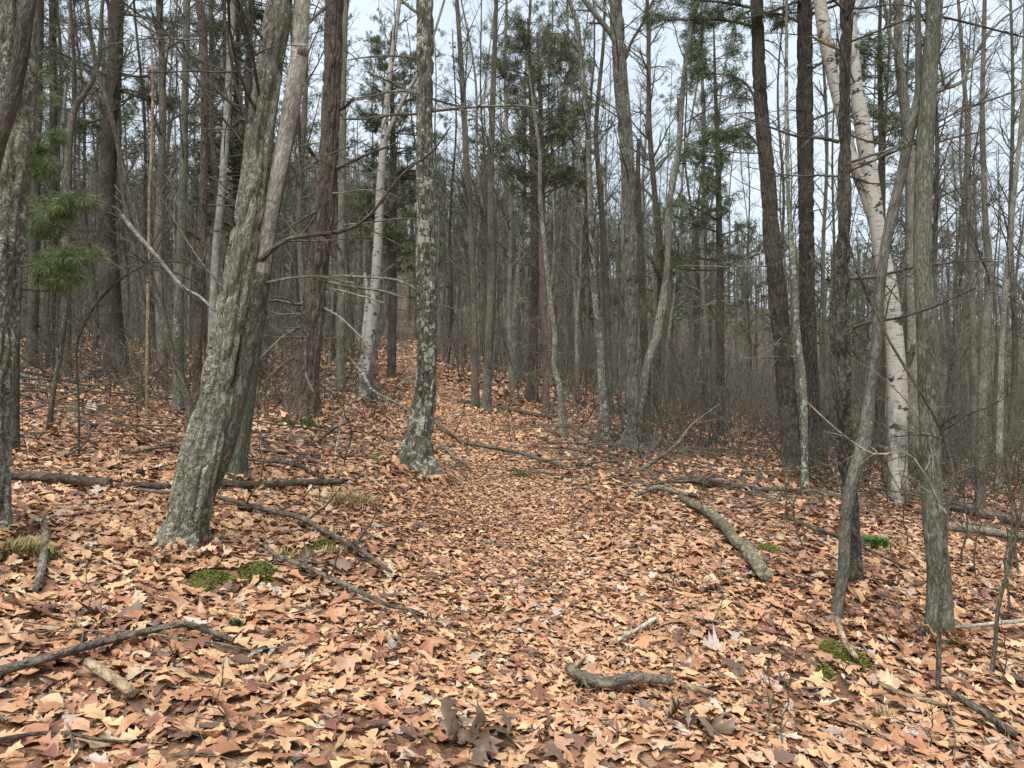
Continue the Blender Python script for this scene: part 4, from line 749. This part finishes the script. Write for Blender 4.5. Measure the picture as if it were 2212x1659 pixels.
# ------------------------------------------------------------------ curled leaf heaps and low twiggy litter
def twig_litter():
    rng = np.random.default_rng(77); mb = MB(); n = 1500
    x, y = wedge(rng, n, 2.2, 24); a = rng.uniform(0, 2 * math.pi, n); L = rng.uniform(.12, .7, n) * (1 + (y > 9))
    t = np.linspace(-.5, .5, 6); bend = rng.normal(size=n) * .25
    px = x[:, None] + (np.cos(a)[:, None] * t - np.sin(a)[:, None] * bend[:, None] * (t ** 2)) * L[:, None]; py = y[:, None] + (np.sin(a)[:, None] * t + np.cos(a)[:, None] * bend[:, None] * t ** 2) * L[:, None]
    P = np.stack([px, py, terrain(px, py) + .035 + rng.uniform(0, .03, n)[:, None] + rng.normal(size=(n, 6)) * .004], -1)
    R = rng.uniform(.0016, .0055, n)[:, None] * np.linspace(1, .4, 6)[None] * (1 + (y > 9))[:, None]; mb.tubes(P, R, 5)
    b = grow(rng, P, R, 2, .2, .9, (.2, .5), (25, 60), 4, .1, .03, .7, .001); mb.tubes(*b, 4)
    tag(mb.build("twig_litter", B['twig']), "small dead twigs strewn over the fallen leaves", "twigs", kind="stuff")
twig_litter()

# ------------------------------------------------------------------ the thicket behind: trees standing farther back, one object each
def copy_tree(o, label=None, group=None):
    c = o.copy(); COL.objects.link(c)
    for ch in o.children:
        d = ch.copy(); COL.objects.link(d); d.parent = c
    return c
def pole_proto(kind, seed):
    rng = np.random.default_rng(seed); h = rng.uniform(13, 18); n = 34; r0 = rng.uniform(.055, .10)
    z = np.linspace(0, h, n); bend = rng.normal(size=2) * .5; ph = rng.uniform(0, 6)
    x = bend[0] * (z / h) ** 2 + .09 * np.sin(z * .9 + ph); y = bend[1] * (z / h) ** 2 + .08 * np.cos(z * .8 + ph)
    r = r0 * (1 - .82 * (z / h) ** .9) + .005
    root = thing(dict(pine="thicket_pine").get(kind, "thicket_tree"), "", "tree", (0, 0, 0)); mats = dict(grey="grey", dark="dark", pale="palelichen", pine="pine", young="twig", green="greengrey")
    mb = MB(); bole(mb, np.stack([x, y, z - .15, r], -1), sides=12, step=.18, flare=.35, lump=.07, ridge=.03, seed=seed); mb.build("trunk", B[mats[kind]], root)
    P = np.stack([x, y, z - .15], -1)[None]; R = r[None]; mb = MB()
    if kind == 'pine':
        a = grow(rng, P, R, 26, .08, .5, (.5, 1.6), (75, 100), 7, .08, 0, .25, .004, .012, .3, rel=False, fall=.2, sag=-.02); mb.tubes(*a, 4)
        a2 = grow(rng, *a, 6, .2, 1, (.2, .5), (30, 70), 4, .12, 0, .6, .002); mb.tubes(*a2, 3)
        g = grow(rng, P, R, 60, .38, 1, (1.4, 2.8), (70, 92), 8, .07, .05, .3, .005, .025, .3, rel=False, fall=.62, sag=.01); mb.tubes(*g, 4)
        g2 = grow(rng, *g, 8, .25, 1, (.2, .42), (35, 65), 5, .08, .02, .5, .003); mb.tubes(*g2, 3)
        mb.build("canopy", B['dark'], root); mn = MB(); needles(rng, mn, g2[0], 100, .14, .015); mn.build("foliage", M_NEEDLE, root)
    else:
        lo = dict(young=.1).get(kind, .22)
        a = grow(rng, P, R, 46, lo, .98, (.7, 2.4), (32, 72), 8, .09, .12, .42, .005, .03, .3, rel=False, fall=.55, sag=.02); mb.tubes(*a, 5)
        a2 = grow(rng, *a, 8, .12, 1, (.25, .6), (25, 65), 6, .11, .08, .55, .003); mb.tubes(*a2, 3)
        a3 = grow(rng, *a2, 5, .1, 1, (.3, .7), (25, 60), 4, .12, .04, .6, .0022); mb.tubes(*a3, 3)
        d = grow(rng, P, R, 22, .04, .35, (.3, 1.2), (65, 100), 6, .12, 0, .2, .003, .008, .3, rel=False, fall=.1, sag=-.01); mb.tubes(*d, 4); d2 = grow(rng, *d, 4, .2, 1, (.25, .6), (25, 65), 4, .12, 0, .6, .002); mb.tubes(*d2, 3)
        mb.build("crown", B['twig'], root)
    return root
WHERE = [(330, "between the left edge and the pale pole"), (590, "behind the leaning double tree"), (900, "between the leaning tree and the middle oak"), (1120, "behind the dark twin trunks"), (1420, "between the pinkish pine and the bent tree"), (1680, "between the bent tree and the straight pines"), (1930, "behind the straight pines and the ragged trunk"), (9999, "right of the white birch")]
KIND = dict(grey="slender grey leafless tree", dark="slender dark leafless tree", pale="slender lichen-pale leafless tree", pine="green-crowned pine", green="slender mossy-green leafless tree")
def thicket():
    rng = np.random.default_rng(8); protos = {k: [pole_proto(k, 300 + 10 * i + j) for j in range(m)] for i, (k, m) in enumerate((("grey", 4), ("dark", 4), ("pale", 2), ("pine", 4), ("green", 2)))}
    used = set(); spots = []
    cnt = 0; tries = 0
    while cnt < 200 and tries < 20000:
        tries += 1
        d = math.sqrt(rng.uniform(13.5 ** 2, 48 ** 2)); px = rng.uniform(-120, 2330); x = (px - CX) / F * d
        if abs(x - path_x(d)) < 1.5 or (826 < px < 898 and d < 38): continue
        if px > 1230 and px < 1330 and d < 15.5: continue
        if px > 1230 and rng.uniform() < (.6 if d < 24 else .2): continue
        if any((x - a) ** 2 + (d - b) ** 2 < (.75 if d < 30 else .9) ** 2 for a, b in spots): continue
        spots.append((x, d)); cnt += 1
        pp = .34 if px < 620 else .30 if px < 1000 else .15 if px < 1800 else .05
        if d < 19: pp *= .5
        k = 'pine' if rng.uniform() < pp else rng.choice(['grey', 'dark', 'pale', 'green'], p=[.38, .40, .11, .11])
        j = rng.integers(len(protos[k])); p = protos[k][j]
        if (k, j) in used: p = copy_tree(p)
        used.add((k, j))
        s = rng.uniform(.75, 1.2) * (1.1 if k == 'pine' else 1); w = rng.uniform(.45, 1.15)
        p.location = (x, d, float(terrain(x, d))); p.rotation_euler = (rng.normal() * .035, rng.normal() * .035, rng.uniform(0, 6.28)); p.scale = (s * w ** .5, s * w ** .5, s)
        where = next(t for lim, t in WHERE if px < lim)
        p['label'] = f"{KIND[k]} in the thicket {where}"; p['category'] = "tree"; p['group'] = f"{'pines' if k == 'pine' else 'bare trees'} of the thicket {where}"
thicket()

def brush_band():
    rng = np.random.default_rng(57); mb = MB(); n = 950
    y = rng.uniform(9.5, 16, n); px = np.where(rng.uniform(size=n) < .62, rng.uniform(1290, 2260, n), rng.uniform(-40, 850, n)); y = np.where(px < 850, y + 1.0, y); x = (px - CX) / F * y
    keep = (vnoise(x / 1.6, y / 1.6, s=12) > -.12) & ~((px > 1740) & (y < 10.5)); x, y = x[keep], y[keep]; n = len(x); m = 8; t = np.linspace(0, 1, m)
    H = rng.uniform(.25, 1.5, n); ln = rng.normal(size=(n, 2)) * .6
    P = np.stack([x[:, None] + H[:, None] * ln[:, :1] * t, y[:, None] + H[:, None] * ln[:, 1:] * t, terrain(x, y)[:, None] + H[:, None] * (t - .25 * t * t)], -1) + rng.normal(size=(n, m, 3)) * .015
    R = (.0045 + .0035 * H)[:, None] * np.linspace(1, .45, m)[None]; mb.tubes(P, R, 4)
    a = grow(rng, P, R, 7, .15, 1, (.2, .55), (30, 75), 5, .13, .03, .75, .003); mb.tubes(*a, 3); b = grow(rng, *a, 3, .15, 1, (.3, .6), (25, 65), 4, .14, .0, .75, .0024); mb.tubes(*b, 3)
    tag(mb.build("brush", B['dark']), "low leafless brush in front of the trunks on both sides of the path", "brush", kind="stuff")
    mb = MB(); n = 420; y = rng.uniform(7.5, 19, n); px = np.where(rng.uniform(size=n) < .68, rng.uniform(1180, 2300, n), rng.uniform(-60, 800, n)); x = (px - CX) / F * y; y = np.where(px > 1180, y + 1.0, y)
    t = np.linspace(-.5, .5, 7); az = rng.uniform(0, 2 * math.pi, n); L = rng.uniform(.5, 2.4, n); tilt = np.abs(rng.normal(size=n)) * .12; c = rng.normal(size=n) * .12
    X = x[:, None] + (np.cos(az)[:, None] * t - np.sin(az)[:, None] * c[:, None] * t * t * 2) * L[:, None]; Y = y[:, None] + (np.sin(az)[:, None] * t + np.cos(az)[:, None] * c[:, None] * t * t * 2) * L[:, None]
    P = np.stack([X, Y, terrain(X, Y, False) + .06 + tilt[:, None] * (t + .5)[None] * L[:, None] + rng.normal(size=(n, 7)) * .008], -1); R = rng.uniform(.005, .017, n)[:, None] * np.linspace(1, .5, 7)[None]; mb.tubes(P, R, 6)
    a = grow(rng, P, R, 4, .15, 1, (.15, .4), (25, 65), 5, .12, .05, .55, .0025); mb.tubes(*a, 4)
    tag(mb.build("dead_sticks", B['greywood']), "countless dead sticks lying in the leaves on both sides of the path", "sticks", kind="stuff")
brush_band()

def undergrowth():
    """twiggy brush too tangled to count"""
    rng = np.random.default_rng(19); mb = MB(); n = 5200; x, y = wedge(rng, n, 11.5, 50, .7, .5)
    px = CX + x / y * F; den = .45 + .9 * vnoise(x / 2.5, y / 2.5, s=8) + .25 * (px > 1200)
    keep = (np.abs(x - path_x(y)) > 1.3) & ~((px > 826) & (px < 905) & (y < 37)) & (rng.uniform(size=n) < den); x, y = x[keep], y[keep]; n = len(x)
    H = rng.uniform(.4, 3.2, n) * (.45 + .55 * sst(13, 22, y)); m = 8; t = np.linspace(0, 1, m); lx = rng.normal(size=n) * .25; ly = rng.normal(size=n) * .25
    z0 = terrain(x, y) - .03
    P = np.stack([x[:, None] + H[:, None] * lx[:, None] * t ** 1.5, y[:, None] + H[:, None] * ly[:, None] * t ** 1.5, z0[:, None] + H[:, None] * t], -1) + rng.normal(size=(n, m, 3)) * .02
    R = ((.004 + .0035 * H) * (1 + y / 40))[:, None] * np.linspace(1, .4, m)[None]; mb.tubes(P, R, 4)
    a = grow(rng, P, R, 8, .15, 1, (.2, .55), (30, 75), 5, .13, .05, .7, .0035); mb.tubes(*a, 3); b = grow(rng, *a, 4, .15, 1, (.3, .6), (25, 65), 4, .14, .02, .7, .003); mb.tubes(*b, 3)
    n = 3000; x, y = wedge(rng, n, 42, 115, .72, .5); H = rng.uniform(1.2, 4.5, n)
    P = np.stack([x[:, None] + H[:, None] * rng.normal(size=(n, 1)) * .2 * t, y[:, None] + 0 * t, terrain(x, y)[:, None] - .1 + H[:, None] * t], -1) + rng.normal(size=(n, m, 3)) * .05
    R = rng.uniform(.014, .032, n)[:, None] * np.linspace(1, .5, m)[None]; mb.tubes(P, R, 3); a = grow(rng, P, R, 6, .15, 1, (.2, .5), (30, 75), 4, .13, .05, .7, .011); mb.tubes(*a, 3)
    tag(mb.build("undergrowth", B['twig']), "tangled leafless brush filling the spaces between the trunks", "brush", kind="stuff")
undergrowth()

def distant_woods():
    """far hillside of leafless trees that reads as one mass"""
    rng = np.random.default_rng(31); n = 1900; mb = MB()
    d = np.sqrt(rng.uniform(48 ** 2, 165 ** 2, n)); a = rng.uniform(-.74, .74, n); x = a * d; keep = (a < .2) | (rng.uniform(size=n) < .62); x, d = x[keep], d[keep]; n = len(x)
    h = rng.uniform(10, 17, n) * np.interp(x / d, [-.7, .2, .7], [1.0, .95, .75]); m = 8; t = np.linspace(0, 1, m); ln = rng.normal(size=(n, 2)) * .05
    P = np.stack([x[:, None] + h[:, None] * ln[:, :1] * t ** 2, d[:, None] + h[:, None] * ln[:, 1:] * t ** 2, terrain(x, d)[:, None] - .2 + h[:, None] * t], -1) + rng.normal(size=(n, m, 3)) * .05
    R = rng.uniform(.06, .17, n)[:, None] * np.linspace(1, .18, m)[None]; mb.tubes(P, R, 5)
    b = grow(rng, P, R, 14, .25, 1, (.14, .32), (28, 65), 5, .1, .1, .45, .018, taper=.4, fall=.5); mb.tubes(*b, 3)
    c = grow(rng, *b, 5, .15, 1, (.3, .6), (25, 60), 4, .12, .06, .6, .011, taper=.6); mb.tubes(*c, 3)
    tag(mb.build("distant_woods", B['twig']), "grey-brown leafless woods covering the hillside far behind", "woods", kind="stuff")
    # evergreens mixed into the far woods
    mw = MB(); mn = MB(); n = 90; d = np.sqrt(rng.uniform(46 ** 2, 130 ** 2, n)); a = rng.uniform(-.72, .5, n); x = a * d; h = rng.uniform(9, 15, n)
    P = np.stack([x[:, None] + 0 * t, d[:, None] + 0 * t, terrain(x, d)[:, None] - .2 + h[:, None] * t], -1); R = rng.uniform(.1, .2, n)[:, None] * np.linspace(1, .1, m)[None]; mw.tubes(P, R, 6)
    g = grow(rng, P, R, 30, .3, 1, (.16, .26), (70, 95), 5, .06, .02, .3, .02, fall=.7); mw.tubes(*g, 3); needles(rng, mn, g[0], 22, .5, .09, .15, .5)
    tag(mw.build("distant_pine_stems", B['pine']), "stems of the evergreens among the far woods", "woods", kind="stuff"); tag(mn.build("distant_pine_foliage", M_NEEDLE), "dark green needles of the evergreens among the far woods", "woods", kind="stuff")
distant_woods()
leaves()


def withered_heaps():
    for px, py, n, w, lab in ((1010, 1625, 16, .09, "heap of withered grey-brown leaves on dead stalks at the bottom edge"), (1520, 1590, 8, .06, "curled grey-brown withered leaves standing up at lower right of centre"), (700, 1238, 6, .07, "few curled dark leaves beside the lichen-knotted branch")):
        rng = rng_next(); d = hit(px, py); c = at(px, py, d); mb = MB(); c[2] = terrain(c[0], c[1])
        scatter_leaves(rng, mb, c[0] + rng.normal(size=n) * w, c[1] + rng.normal(size=n) * w * .7, OAK, .15, .75, .9, .05, pal=(.15, .105, .07))
        o = mb.build("withered_leaves", M_LEAF, None, c); o.location = c; tag(o, lab, "dead leaves", kind="thing")
withered_heaps()
